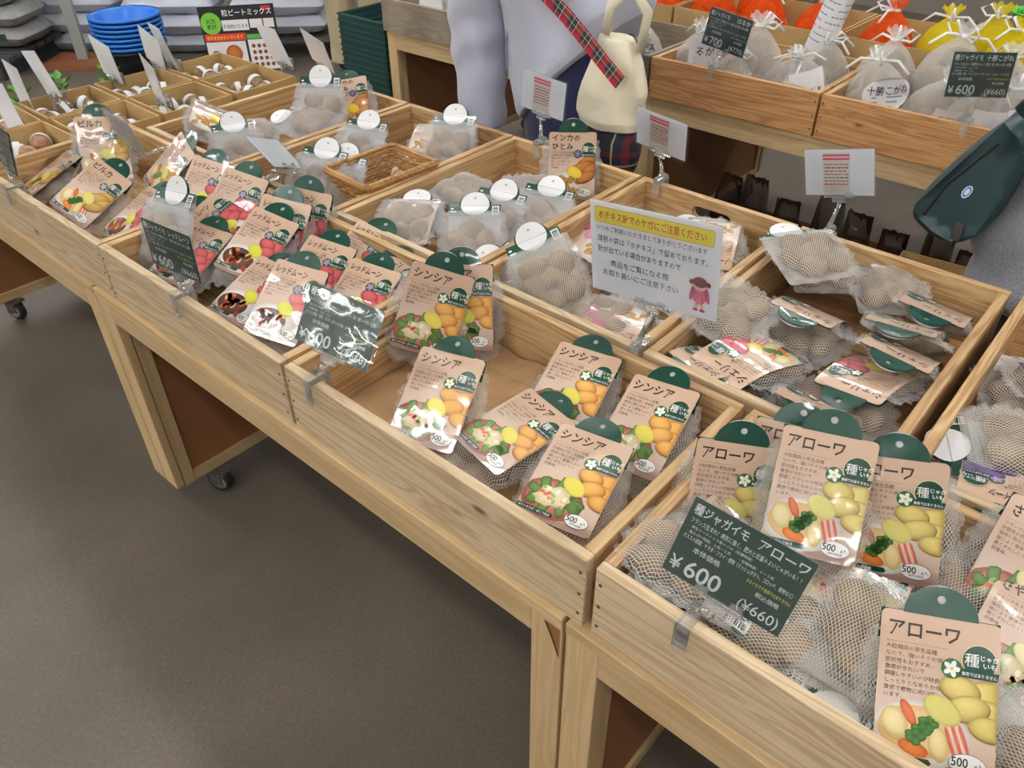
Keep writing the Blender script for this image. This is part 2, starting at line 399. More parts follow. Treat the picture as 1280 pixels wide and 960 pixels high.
def stand(label, x0, y0, L_=1.26, D=.97, flip=False):
    t = thing('display_stand', label, 'display stand', loc=(x0, y0, 0), group='pale plywood display stands')
    e = .003
    def P(name, x, y, z, me, rot=None): return obj(name, me, t, loc=(x, y, z), rot=rot)
    P('top_panel', e, .0, .630, board(L_ - 2 * e, D, .02, M['ply']))
    P('front_rail', .055, .002, .580, board(L_ - .11, .02, .0495, M['ply']))
    P('back_rail', .055, D - .022, .580, board(L_ - .11, .02, .0495, M['ply']))
    for sx in (0, 1):
        bx = e if sx == 0 else L_ - .055
        for yy in (.002, D - .022):
            # legs stand upright: grain along z
            l = obj('leg', board(.547, .02, .052, M['ply']), t); l.matrix_basis = Matrix(((0, 0, 1, bx), (0, 1, 0, yy), (1, 0, 0, .083), (0, 0, 0, 1)))
        px = .026 if sx == 0 else L_ - .052
        for yy in (.024, D - .056):
            l = obj('panel_stile', board(.555, .03, .026, M['ply']), t); l.matrix_basis = Matrix(((0, 0, 1, px), (0, 1, 0, yy), (1, 0, 0, .075), (0, 0, 0, 1)))
        for zz in (.075, .598):
            obj('panel_rail', board(D - .112, .026, .032, M['ply']), t, loc=(px + .026, .055, zz), rot=RZ90)
        b = MB(); b.box(px + .006, .0545, .107, px + .018, D - .0565, .598); obj('end_panel', b.mesh('end_panel', M['mdf']), t)
        for yy in (.115, D - .115):
            cx = .075 if sx == 0 else L_ - .075
            cs = obj('caster', fork_me, t, loc=(cx - .02, yy, .0035), rot=(0, 0, .4))
            w = obj('wheel', wheel_me, cs, loc=(-.002, 0, .0325), rot=(pi / 2, 0, 0))
    return t
stand('pale plywood stand on casters under the stuffed front left tray and cardboard boxes', -1.26, 0)
stand('pale plywood stand on casters with an open front, in the middle of the front run', 0, 0)
st_right = stand('pale plywood stand with a chipped corner beside it, nearest the viewer at lower right', 1.26, 0)
stand('pale plywood stand across the aisle under the weathered grey tray', -1.09, 1.79)
stand('pale plywood stand across the aisle with bagged boxes stored beneath it', .17, 1.79)
stand('pale plywood stand across the aisle behind the grey sweater', 1.43, 1.79)
stands = [o for o in COL.objects if o.name.startswith('display_stand')]
# torn veneer on the middle stand's right front leg
b = MB(); b.add([(0, 0, 0), (.026, 0, 0), (.026, 0, -.058), (.018, 0, -.04), (.012, 0, -.022)], [(0, 4, 3, 2, 1)], C(140, 96, 52)); b.add([(0, -.0006, 0), (.003, -.0006, 0), (.015, -.0006, -.024), (.021, -.0006, -.043), (.0262, -.0006, -.062), (.0255, -.0006, -.055), (.017, -.0006, -.037), (.010, -.0006, -.020)], [(0, 7, 6, 5, 4, 3, 2, 1)], C(70, 44, 26))
o = obj('veneer_chip', b.mesh('veneer_chip', M['matt']), stands[1], loc=(1.228, .0012, .624)); o['label'] = 'torn patch of bare brown wood'

# ------------------------------------------------------------------ wooden trays
nail_b = MB(); nail_b.lathe([(.0001, .0008), (.0024, .0006), (.0026, 0)], 8, C(62, 62, 54)); nail_me = nail_b.mesh('nail', M['matt'])
TH = .125
def tray(label, x0, y0, w, d, hole_back=True, mf='tray_front', ms='tray', z0=.65, h=TH, nails=False, group='pine display trays', hole_side=False):
    t = thing('wooden_tray', label, 'tray', loc=(x0, y0, z0), group=group)
    tk = .016
    obj('front_board', board(w, tk, h, M[mf]), t)
    hb = (.095, .03, h - .036) if hole_back else None
    obj('back_board', board(w, tk, h, M[ms], hole=hb), t, loc=(0, d - tk, 0))
    hs = (.095, .03, h - .036) if hole_side else None
    obj('side_board', board(d - 2 * tk - .0006, tk, h - .0004, M[ms], hole=hs), t, loc=(tk, tk + .0003, 0), rot=RZ90)
    obj('side_board', board(d - 2 * tk - .0006, tk, h - .0004, M[ms], hole=hs), t, loc=(w, tk + .0003, 0), rot=RZ90)
    b = MB(); b.box(tk, tk, .001, w - tk, d - tk, .008); obj('bottom_board', b.mesh('bottom_board', M['tray']), t)
    if nails:
        for sx in (.008, w - .008):
            for zz in (.022, .06, .1):
                obj('nail', nail_me, t, loc=(sx, -.0002, zz), rot=(pi / 2, 0, 0))
    return t
tray('long pine tray of oval yellow potato bags at far left of the front row', -.500, .009, .590, .38, nails=True, hole_back=False, hole_side=True)
tray('long pine tray crowded with red potato bags, second from left in front row', .096, .009, .590, .38, nails=True, hole_back=False, hole_side=True)
tray('half empty long pine tray lined with brown paper, middle of front row', .696, .009, .586, .38, nails=True, hole_back=False, hole_side=True)
tray('long pine tray of pale yellow potato bags, nearest the camera at lower right', 1.295, .009, .590, .38, nails=True, hole_back=False, hole_side=True)
for lab, xa, xb in (('deep pine tray at the far left end of the back row', -.440, -.060), ('deep pine tray holding the wicker basket', -.051, .324), ('deep pine tray of white disc topped bags beside the wicker basket', .332, .710), ('deep pine tray behind the yellow headed notice', .718, 1.088), ('deep pine tray of loose net bags with curled pink potato cards', 1.097, 1.484), ('deep pine tray of purple potato bags at right edge', 1.503, 1.885)):
    tray(lab, xa, .402, xb - xa, .573)
# torn brown paper lining the half-empty tray
b = MB(); n = 14
vs = []
for j in range(9):
    for i in range(n + 1):
        x = .02 + .545 * i / n; y = .02 + .34 * j / 8
        z = .012 + .004 * mnoise.noise(Vector((x * 14, y * 14, 1)))
        if j == 8: z += .018 + .012 * mnoise.noise(Vector((x * 30, 0, 5)))
        vs.append((x, y, z))
b.add(vs, [(j * (n + 1) + i, j * (n + 1) + i + 1, (j + 1) * (n + 1) + i + 1, (j + 1) * (n + 1) + i) for j in range(8) for i in range(n)], C(176, 140, 100))
o = obj('kraft_paper', b.mesh('kraft_paper', plain('kraft_paper', C(176, 140, 100), .8, var=.1)), loc=(.696, .009, .65))
tag(o, 'creased brown paper lining the half empty middle tray', 'paper')

# ------------------------------------------------------------------ flat print: shapes and lettering laid on a card
TXT = {}
def text_mesh(s, bold=0.0, res=1):
    k = (s, bold, res)
    if k not in TXT:
        c = bpy.data.curves.new('lettering', 'FONT'); c.body = s; c.resolution_u = res; c.fill_mode = 'FRONT'; c.offset = bold
        o = bpy.data.objects.new('lettering', c); COL.objects.link(o)
        dg = bpy.context.evaluated_depsgraph_get(); dg.update()
        me = bpy.data.meshes.new_from_object(o.evaluated_get(dg))
        vs = [tuple(v.co) for v in me.vertices]; fs = [tuple(p.vertices) for p in me.polygons]
        bpy.data.objects.remove(o); bpy.data.curves.remove(c); bpy.data.meshes.remove(me)
        TXT[k] = (vs, fs, max([v[0] for v in vs] + [.01]))
    return TXT[k]
LAY = .00016
class Print(MB):
    def z(s, l): return l * LAY
    def rect(s, x0, y0, x1, y1, col, l=1, cols=None):
        s.add([(x0, y0, s.z(l)), (x1, y0, s.z(l)), (x1, y1, s.z(l)), (x0, y1, s.z(l))], [(0, 1, 2, 3)], cols or col)
    def poly(s, pts, col, l=1):
        s.add([(x, y, s.z(l)) for x, y in pts], [tuple(range(len(pts)))], col)
    def rrect(s, x0, y0, x1, y1, r, col, l=1, n=5):
        pts = []
        for cx, cy, a0 in ((x1 - r, y0 + r, -90), (x1 - r, y1 - r, 0), (x0 + r, y1 - r, 90), (x0 + r, y0 + r, 180)):
            pts += [(cx + r * cos(rad(a0 + 90 * i / n)), cy + r * sin(rad(a0 + 90 * i / n))) for i in range(n + 1)]
        s.poly(pts, col, l)
    def ell(s, cx, cy, rx, ry, rot=0, col=(1, 1, 1, 1), edge=None, l=2, n=22, jag=0, seed=0, off=(-.15, .2), clip=None):
        rnd = random.Random(seed); rot = rad(rot)
        pts = []
        for i in range(n):
            a = 2 * pi * i / n; k = 1 + jag * (rnd.random() - .5)
            x, y = rx * k * cos(a), ry * k * sin(a)
            pts.append((cx + x * cos(rot) - y * sin(rot), cy + x * sin(rot) + y * cos(rot)))
        if clip: pts = [(min(max(x, clip[0]), clip[2]), min(max(y, clip[1]), clip[3])) for x, y in pts]
        ox, oy = off[0] * rx, off[1] * ry
        c0 = (cx + ox, cy + oy)
        if edge is None:
            s.poly(pts, col, l); return
        mid = [(c0[0] + (x - c0[0]) * .62, c0[1] + (y - c0[1]) * .62) for x, y in pts]
        mc = tuple((a * .7 + b * .3) for a, b in zip(col, edge))
        zz = s.z(l)
        o = s.add([(x, y, zz) for x, y in pts] + [(x, y, zz) for x, y in mid] + [(c0[0], c0[1], zz)], [])
        for i in range(n):
            j = (i + 1) % n
            s.f.append([o + i, o + j, o + n + j, o + n + i]); s.c.append([edge, edge, mc, mc]); s.m.append(0)
            s.f.append([o + n + i, o + n + j, o + 2 * n]); s.c.append([mc, mc, col]); s.m.append(0)
    def text(s, t, x, y, size, col, l=4, bold=0.0, maxw=None, align='l', rot=0, sx=1.0, shear=0.0, res=1):
        vs, fs, w = text_mesh(t, bold, res)
        k = size * sx
        if maxw and w * k > maxw: k = maxw / w
        dx = {'l': 0, 'c': -w * k / 2, 'r': -w * k}[align]
        cr, sr = cos(rad(rot)), sin(rad(rot))
        out = []
        for v in vs:
            a, b = v[0] * k + dx + shear * v[1] * size, v[1] * size
            out.append((x + a * cr - b * sr, y + a * sr + b * cr, s.z(l)))
        s.add(out, fs, col)

CW, CH = .108, .150
TAN, TAN2, INK = C(204, 172, 148), C(222, 202, 188), C(46, 30, 24)
GREEN, GRN2, WHITE = C(6, 64, 50), C(34, 110, 66), C(238, 238, 234)
PARA = {'aro': ['大粒傾向の早生品種', 'なので、強いそうか病', '抵抗性もおすすめ。', '食感がきれいで', '調理しやすいのが特長。', 'しっとりとなめらかな', '食感で煮物に向いて', 'います。'],
        'cyn': ['フランス生まれの品種。', '貯蔵性が良く長期間', '保存に耐え多収で', '揃いよく食味のよい', '煮くずれしにくい', '良食味。']}
KINDS = {  # title, potato colours (light, dark), cut flesh, flower, dish
    'cyn': ('シンシア', C(240, 186, 104), C(204, 134, 56), C(226, 214, 96), C(240, 244, 236), 'salad'),
    'aro': ('アローワ', C(232, 214, 130), C(186, 154, 70), C(214, 204, 118), C(240, 244, 236), 'bowl'),
    'pir': ('ピルカ', C(206, 166, 86), C(160, 116, 46), C(216, 208, 116), C(178, 168, 196), 'bowl'),
    'red': ('レッドムーン', C(214, 104, 104), C(166, 52, 62), C(214, 214, 74), C(160, 140, 190), 'dark'),
    'inc': ('インカの\nひとみ', C(206, 136, 66), C(150, 84, 36), C(238, 206, 60), C(120, 100, 180), 'chips'),
    'she': ('シェリー', C(222, 112, 124), C(184, 66, 84), C(226, 208, 92), C(240, 244, 236), 'bowl'),
    'say': ('さやあかね', C(214, 132, 104), C(168, 84, 62), C(232, 218, 170), C(206, 180, 226), 'salad'),
    'sha': ('シャドークイーン', C(98, 78, 140), C(52, 38, 86), C(84, 56, 140), C(170, 140, 210), 'chips'),
    'nor': ('ノーザンルビー', C(206, 96, 130), C(160, 52, 92), C(206, 120, 160), C(206, 180, 226), 'chips'),
}
def card_mesh(kind):
    title, pl, pd, cut, flower, dish = KINDS[kind]
    p = Print(); W2 = CW / 2
    # printed face as horizontal strips with soft tone, rounded corners
    r = .006; prev = None
    rows = [0, .001, .003, r, .02, .04, .07, .10, .13, CH - r, CH - .003, CH - .001, CH]
    def half(y):
        d = r - y if y < r else (y - (CH - r) if y > CH - r else 0)
        return W2 - (r - sqrt(max(r * r - d * d, 0)))
    def tone(y):
        base = C(158, 128, 116) if y < .012 else None
        if base: return base
        t = max(0, 1 - abs(y - .05) / .06)
        return tuple(a * (1 - t * .8) + b * t * .8 for a, b in zip(TAN, TAN2))
    for z_, flip, back in ((0, False, False), (-.0007, True, True)):
        for a, b in zip(rows[:-1], rows[1:]):
            q = [(-half(a), a, z_), (half(a), a, z_), (half(b), b, z_), (-half(b), b, z_)]
            ca, cb = (C(206, 202, 196),) * 2 if back else (tone(a), tone(b))
            p.add(q, [(3, 2, 1, 0) if flip else (0, 1, 2, 3)], [ca, ca, cb, cb] if not flip else C(206, 202, 196))
    # back: grey printed lines
    for i in range(9):
        w = .03 + .05 * random.Random(i).random()
        p.add([(.045, .1 - i * .009, -.0009), (.045 - w, .1 - i * .009, -.0009), (.045 - w, .1032 - i * .009, -.0009), (.045, .1032 - i * .009, -.0009)], [(0, 1, 2, 3)], C(150, 148, 146))
    clip = (-W2, 0.001, W2, CH)
    # dish
    if dish == 'salad':
        p.ell(-.014, .034, .044, .030, 0, C(196, 118, 100), C(150, 78, 66), 1, clip=clip)
        p.ell(-.014, .036, .036, .024, 0, C(206, 140, 120), C(180, 104, 88), 2)
        for i in range(9):
            a = i * .75
            p.ell(-.012 + .03 * cos(a), .038 + .019 * sin(a), .012, .008, i * 40, C(112, 146, 74), C(52, 88, 40), 3, 12, .5, i)
        p.ell(-.014, .038, .024, .016, 15, C(240, 228, 196), C(206, 188, 140), 4, 20, .35, 3)
        for i in range(14):
            rr = random.Random(i + 50)
            p.ell(-.014 + .018 * (rr.random() * 2 - 1), .038 + .011 * (rr.random() * 2 - 1), .0045, .0028, rr.random() * 180, (C(248, 242, 222), C(230, 120, 96), C(150, 190, 100))[i % 3], None, 5, 8)
    elif dish in ('bowl', 'dark'):
        p.ell(-.012, .036, .044, .031, 0, C(250, 250, 246), C(206, 202, 196), 1, clip=clip)
        if dish == 'bowl':
            p.ell(-.014, .038, .037, .024, 0, C(236, 206, 150), C(222, 180, 120), 2)
            p.ell(-.036, .042, .012, .016, 20, C(244, 230, 178), C(210, 182, 110), 3)
            p.ell(-.024, .054, .005, .013, 30, C(222, 122, 78), C(180, 76, 46), 3)
            p.ell(-.018, .022, .014, .007, -15, C(240, 140, 62), C(206, 92, 30), 3)
            p.ell(.004, .030, .009, .017, 10, C(244, 228, 170), C(206, 176, 106), 3)
            for i in range(5): p.ell(.014 + .003 * i, .034 + .001 * i, .0022, .015, 20, (C(206, 104, 88), C(240, 200, 180))[i % 2], None, 4, 8)
            for bx, by in ((-.017, .033), (-.006, .047), (-.012, .039)):
                for i in range(5):
                    a = i * 1.25
                    p.ell(bx + .005 * cos(a), by + .004 * sin(a), .0048, .0042, 0, C(84, 140, 58), C(30, 74, 28), 5, 9, .3, i)
        else:
            p.ell(-.016, .034, .034, .023, 0, C(120, 70, 48), C(70, 40, 34), 2)
            for i in range(18):
                rr = random.Random(i)
                p.ell(-.016 + .026 * (rr.random() * 2 - 1), .034 + .016 * (rr.random() * 2 - 1), .008, .005, rr.random() * 180, (C(214, 110, 52), C(92, 44, 62), C(226, 190, 120), C(160, 60, 44))[i % 4], None, 3, 9)
    else:
        p.ell(-.014, .034, .044, .030, 0, C(244, 240, 230), C(206, 198, 186), 1, clip=clip)
        for i in range(24):
            rr = random.Random(i + 9)
            p.ell(-.014 + .03 * (rr.random() * 2 - 1), .034 + .019 * (rr.random() * 2 - 1), .009, .0045, rr.random() * 180, C(206, 160, 84), C(150, 104, 44), 2 + i % 3, 10)
    # potatoes at right
    big = kind in ('pir', 'inc')
    lst = [(.040, .082, .020, .013, 20), (.020, .085, .018, .012, -10), (.046, .066, .018, .012, -12), (.028, .068, .019, .012, 12), (.047, .052, .018, .011, -8)]
    if big: lst = [(.034, .086, .028, .011, 30), (.020, .072, .030, .012, 25), (.042, .066, .026, .012, 35), (.032, .052, .024, .011, 25)]
    for i, (x, y, a, b_, rt) in enumerate(lst):
        p.ell(x + .0006, y - .0014, a * 1.03, b_ * 1.06, rt, tuple(c * .45 for c in pd[:3]) + (1,), None, 5 + i * .3 - .12, clip=(-W2, 0, W2 - .0005, CH))
        p.ell(x, y, a, b_, rt, pl, tuple(c * .82 for c in pd[:3]) + (1,), 5 + i * .3, clip=(-W2, 0, W2 - .0005, CH), off=(-.2, .35))
    p.ell(.006, .062, .018, .012, -28, cut, tuple(c * .8 for c in cut[:3]) + (1,), 7)
    p.ell(.006, .0625, .0165, .0106, -28, tuple(min(1, c * 1.08) for c in cut[:3]) + (1,), cut, 7.4)
    # title, rule, paragraph
    two = '\n' in title
    for i, tl in enumerate(title.split('\n')):
        p.text(tl, -.048, (.1262 if not two else .1315 - .019 * i), .0185 if len(title) < 5 else .0165, INK, 4, .018, maxw=.066)
    if not two: p.rect(-.048, .1196, .008, .1199, C(120, 92, 78), 3)
    para = PARA.get(kind, PARA['cyn'])
    for i, t in enumerate(para):
        p.text(t, -.048, (.1125 if not two else .104) - .0066 * i, .0052, C(84, 62, 52), 4, maxw=.052)
    # flower roundel
    fx, fy = (.012, .1025)
    p.ell(fx, fy, .0095, .0095, 0, C(70, 130, 70), C(28, 84, 48), 8)
    for i in range(5): p.ell(fx + .0042 * cos(i * 1.257), fy + .0042 * sin(i * 1.257), .0042, .0024, i * 72, flower, None, 9, 9)
    p.ell(fx, fy, .0016, .0016, 0, C(226, 190, 60), None, 10, 8)
    # seed-potato badge
    p.ell(.036, .113, .0158, .0158, 0, C(226, 214, 150), None, 8, 24); p.ell(.036, .113, .0150, .0150, 0, GREEN, C(10, 64, 46), 9, 24)
    p.text('種', .0225, .1085, .0135, WHITE, 11, .004); p.text('じゃが', .0355, .1145, .0058, WHITE, 11, .02); p.text('いも', .0385, .1075, .0066, WHITE, 11, .02)
    p.poly([(.018, .0965), (.052, .0965), (.0535, .1045), (.0195, .1045)], GREEN, 11); p.text('食用ではありません', .0205, .0985, .0042, WHITE, 12, .01, maxw=.031)
    # use strip and weight badge
    if dish in ('salad', 'bowl', 'dark'):
        p.poly([(-.0535, .0075), (-.004, .0075), (-.001, .0105), (-.004, .0140), (-.0535, .0140)], GREEN, 6)
        p.text({'salad': 'ポテトサラダ・ポトフ向き', 'bowl': '煮物・ポトフ向き', 'dark': '煮物・サラダ向き'}[dish], -.0515, .0088, .0044, WHITE, 7, .015, maxw=.046)
    p.ell(.030, .0165, .0165, .0098, 0, C(60, 60, 56), None, 6, 24); p.ell(.030, .0165, .0160, .0093, 0, C(248, 248, 246), None, 7, 24)
    p.text('500', .0155, .0140, .0115, C(20, 20, 20), 8, .012, sx=.88, res=4); p.text('g入', .0360, .0150, .0056, C(20, 20, 20), 8); p.text('（種芋用重量）', .030, .0102, .0030, C(40, 40, 40), 8, align='c')
    return p.mesh('card_' + kind, M['print'])
def curl_mesh(me, k, axis='y'):
    m2 = me.copy()
    bm = bmesh.new(); bm.from_mesh(m2)
    for it in range(9):
        c = CH * (it + .5) / 9.0
        bmesh.ops.bisect_plane(bm, geom=bm.verts[:] + bm.edges[:] + bm.faces[:], plane_co=(0, c, 0), plane_no=(0, 1, 0))
    for v in bm.verts:
        t = (v.co.y - CH * .5)
        v.co.z += k * (t * t) * (1.0 if t > 0 else .5)
    bm.to_mesh(m2); bm.free(); return m2
CARDS = {k: card_mesh(k) for k in KINDS}
CARCH = None
CURLED = {k: curl_mesh(CARDS[k], -3.2) for k in ('she', 'sha', 'nor', 'inc')}
# header arch: green front half-disc with a punched hanging hole
b = Print(); n = 20; R1 = .034
hx, hy, hr = 0, CH + .016, .0042
arc = [(R1 * cos(pi * i / n), CH - .001 + .030 * sin(pi * i / n)) for i in range(n + 1)]
hole = [(hx + hr * cos(pi * i / n), hy + hr * sin(pi * i / n)) for i in range(n + 1)]
hol2 = [(hx + hr * cos(pi + pi * (n - i) / n), hy + hr * sin(pi + pi * (n - i) / n)) for i in range(n + 1)]
for zz, fl in ((.0003, 0), (-.0009, 1)):
    vs = [(x, y, zz) for x, y in arc] + [(x, y, zz) for x, y in hole]
    fs = [(i, i + 1, n + 2 + i, n + 1 + i) for i in range(n)]
    base = [(R1 - 2 * R1 * i / n, CH - .001) for i in range(n + 1)]
    vs2 = [(x, y, zz) for x, y in hol2] + [(x, y, zz) for x, y in base]
    f2 = [(i, i + 1, n + 2 + i, n + 1 + i) for i in range(n)]
    b.add(vs, [f[::-1] if not fl else f for f in fs], GREEN); b.add(vs2, [f[::-1] if not fl else f for f in f2], GREEN)
    # triangles left and right of the hole join the halves
    b.add([(R1, CH - .001, zz), (hr, hy, zz), (R1, CH - .001, zz), (-R1, CH - .001, zz), (-hr, hy, zz)], [], GREEN)
ARCH = b.mesh('header_arch', M['print']); CARCH = curl_mesh(ARCH, -3.2)
# back flap: green strip with a white disc and a bar code
b = Print()
def bz(y, z): return z - max(0, CH - y) * .33
def bq(x0, y0, x1, y1, z, col): b.add([(x0, y0, bz(y0, z)), (x0, y1, bz(y1, z)), (x1, y1, bz(y1, z)), (x1, y0, bz(y0, z))], [(0, 1, 2, 3)], col)
bq(-CW / 2, CH - .03, CW / 2, CH + .0005, -.0024, GREEN)
n = 26
pts = [(.030 * cos(2 * pi * i / n), CH + .001 + .029 * sin(2 * pi * i / n)) for i in range(n)]
b.add([(x, y, bz(y, -.0030)) for x, y in pts] + [(0, CH + .001, -.0030)], [((i + 1) % n, i, n) for i in range(n)], C(228, 228, 230))
b.add([(.003 * cos(2 * pi * i / 10), CH + .016 + .003 * sin(2 * pi * i / 10), -.0033) for i in range(10)], [tuple(range(9, -1, -1))], C(196, 176, 140))
bq(-.030, CH - .0025, .030, CH - .0015, -.0033, C(150, 152, 152))
bq(-.051, CH - .027, -.036, CH - .003, -.0028, C(235, 235, 235))
for i in range(7): bq(-.049, CH - .0255 + .003 * i, -.038, CH - .0255 + .003 * i + .0012 + .0006 * (i % 3), -.0030, C(30, 30, 30))
for i, w in enumerate((.006, .012)): bq(.050 - w, CH - .012 - .008 * i, .050, CH - .008 - .008 * i, -.0028, WHITE)
FLAP = b.mesh('back_flap', M['print']); CFLAP = curl_mesh(FLAP, -3.2)
# tubers
def tuber_mesh(name, a, b_, c, seed, mat, sub=3, lump=.12):
    bm = bmesh.new(); bmesh.ops.create_icosphere(bm, subdivisions=sub, radius=1)
    off = Vector((seed * 3.7, seed * 1.3, seed * 2.1))
    for v in bm.verts:
        k = 1 + lump * mnoise.noise(v.co * 1.3 + off) + lump * .3 * mnoise.noise(v.co * 3.1 + off)
        v.co = Vector((v.co.x * a * k, v.co.y * b_ * k, v.co.z * c * k))
    for f in bm.faces: f.smooth = True
    me = bpy.data.meshes.new(name); bm.to_mesh(me); bm.free(); me.materials.append(mat); return me
POT = [tuber_mesh('potato', .026 + .003 * (i % 3), .021 + .002 * (i % 2), .0165, i, M['potato']) for i in range(5)]
SLOTS = [[(-.030, .016, 10), (.031, .018, -20), (-.029, .056, 80), (.030, .058, 30), (.002, .082, 0), (.0, .036, 60)],
         [(-.033, .024, 60), (.012, .016, 0), (.034, .050, 85), (-.008, .056, 20), (.018, .084, 15), (-.034, .076, 70)]]
NETC = {}
def net_mesh(var, mat):
    """net bag around the tubers: a taut back sheet draped over them, a flatter front sheet and a crimped seam"""
    if (var, mat) in NETC: return NETC[(var, mat)]
    nx, ny = 24, 30
    Y0, Y1 = -.022, CH - .018
    rnd = random.Random(var)
    def hw(t):
        return .054 + .013 * sin(pi * min(1, (1 - t) * 1.15)) ** .8 - (.020 if t < .06 else 0) * (1 - t / .06)
    def hf(x, y, sg):
        z = 0
        for (px, py, rt) in SLOTS[var % 2]:
            a = rad(rt); dx, dy = x - px * .9, y - py
            u, v = (dx * cos(a) + dy * sin(a)) / .031, (-dx * sin(a) + dy * cos(a)) / .027
            q = 1 - u * u - v * v
            if q > 0: z = max(z, .0205 * sqrt(q))
        return z
    g = {}
    for sg in (1, -1):
        grid = [[0] * (nx + 1) for _ in range(ny + 1)]
        tgt = [[0] * (nx + 1) for _ in range(ny + 1)]
        for j in range(ny + 1):
            t = j / ny; y = Y0 + (Y1 - Y0) * t
            for i in range(nx + 1):
                x = hw(t) * (2 * i / nx - 1); tgt[j][i] = hf(x, y, sg); grid[j][i] = tgt[j][i]
        for it in range(7):
            ng = [r[:] for r in grid]
            for j in range(1, ny):
                for i in range(1, nx):
                    av = (grid[j - 1][i] + grid[j + 1][i] + grid[j][i - 1] + grid[j][i + 1]) / 4
                    ng[j][i] = max(tgt[j][i], av)
            grid = ng
        g[sg] = grid
    mb = MB(); mb.uv = []
    for sg in (1, -1):
        base = len(mb.v); vs = []
        for j in range(ny + 1):
            t = j / ny; y = Y0 + (Y1 - Y0) * t
            for i in range(nx + 1):
                e = 2 * i / nx - 1
                x = hw(t) * e * (1 + .03 * sin(37 * t + var)) if abs(e) == 1 else hw(t) * e
                wav = .004 * sin(60 * t + 3 * var) * abs(e) ** 6
                z = -.0225 + g[sg][j][i] * (1.06 if sg < 0 else .95) * sg + wav + (.016 * max(0, (t - .82) / .18) ** 2)
                z = min(z, -.0035)
                if sg < 0 and t > .9: z = z + (-.012 - z) * ((t - .9) / .1)
                yy = y - (.004 * sin(9 * x / .05 + var) if j == 0 else 0)
                vs.append((x, yy, z)); mb.uv.append((x * 1.25, y * 1.15 + (0 if sg > 0 else .3)))
        fs = [(j * (nx + 1) + i, j * (nx + 1) + i + 1, (j + 1) * (nx + 1) + i + 1, (j + 1) * (nx + 1) + i) for j in range(ny) for i in range(nx)]
        mb.add(vs, [f if sg > 0 else f[::-1] for f in fs])
    # seam fringe along both sides and the bottom
    path = [(j, 0) for j in range(ny, -1, -1)] + [(0, i) for i in range(1, nx)] + [(j, nx) for j in range(ny + 1)]
    for k in range(len(path) - 1):
        q = []
        for m_ in (k, k + 1):
            j, i = path[m_]; v = mb.v[j * (nx + 1) + i]
            d = Vector((-1 if i == 0 else (1 if i == nx else 0), -1 if j == 0 else 0, 0)).normalized() * (.005 + .0012 * sin(m_ * .7))
            q.append((v, (v[0] + d.x, v[1] + d.y, v[2] + 0.0025 * sin(m_ * 1.1 + var))))
        vv = [q[0][0], q[1][0], q[1][1], q[0][1]]
        mb.uv += [(a[0] * 2.2, a[1] * 2.2) for a in vv]
        mb.add(vv, [(0, 1, 2, 3)])
    me = mb.mesh('net', M[mat], True)
    NETC[(var, mat)] = me
    return me
FLIP = Matrix.Rotation(pi, 4, 'Y')
TRAY_BOX = [(-.484, .074, .025, .373), (.112, .670, .025, .373), (.712, 1.266, .025, .373), (1.311, 1.869, .025, .373), (-.424, -.076, .418, .959), (-.035, .308, .418, .959), (.348, .694, .418, .959), (.734, 1.072, .418, .959), (1.113, 1.468, .418, .959), (1.519, 1.869, .418, .959)]
def settle(m):
    """nudge a bag so it rests on its tray floor and stays inside the tray walls"""
    c = m @ Vector((0, .06, -.02))
    for x0, x1, y0, y1 in TRAY_BOX:
        if x0 - .03 < c.x < x1 + .03 and y0 - .03 < c.y < y1 + .03: break
    else: return m
    pts = [m @ Vector((sx * .060, yy, zz)) for sx in (-1, 1) for yy in (-.018, .135) for zz in (-.042, 0)]
    d = Vector((0, 0, max(0, min(.03, .661 - min(p.z for p in pts)))))
    low = [p for p in pts if p.z + d.z < .778]
    for ax, lo, hi in ((0, x0, x1), (1, y0, y1)):
        if low:
            a, b_ = min(p[ax] for p in low), max(p[ax] for p in low)
            if a < lo and b_ <= hi + .02: d[ax] = min(.016, lo - a)
            elif b_ > hi: d[ax] = -min(.016, b_ - hi)
    return Matrix.Translation(d) @ m
BAG_N = [0]
def bag(kind, x, y, z, yaw, tilt, spin, label, net='net', back=False, curl=False, group='seed potato net bags'):
    m = pose(x, y, z, yaw, tilt, spin)
    if back: m = m @ FLIP @ Matrix.Translation((0, 0, .0))
    m = settle(m)
    BAG_N[0] += 1; i = BAG_N[0]
    t = thing('seed_potato_bag', label, 'potato bag', mat=m, group=group)
    cv = curl and kind in CURLED
    c = obj('card', CURLED[kind] if cv else CARDS[kind], t)
    obj('header_arch', CARCH if cv else ARCH, c); obj('back_flap', CFLAP if cv else FLAP, t)
    obj('net', net_mesh(i % 4, net), t)
    for k, (px, py, rt) in enumerate(SLOTS[(i % 4) % 2]):
        obj('potato', POT[(k + i) % 5], t, mat=Matrix.Translation((px * .9, py, -.0225)) @ Matrix.Rotation(rad(rt + 7 * i % 20), 4, 'Z'))
    return t

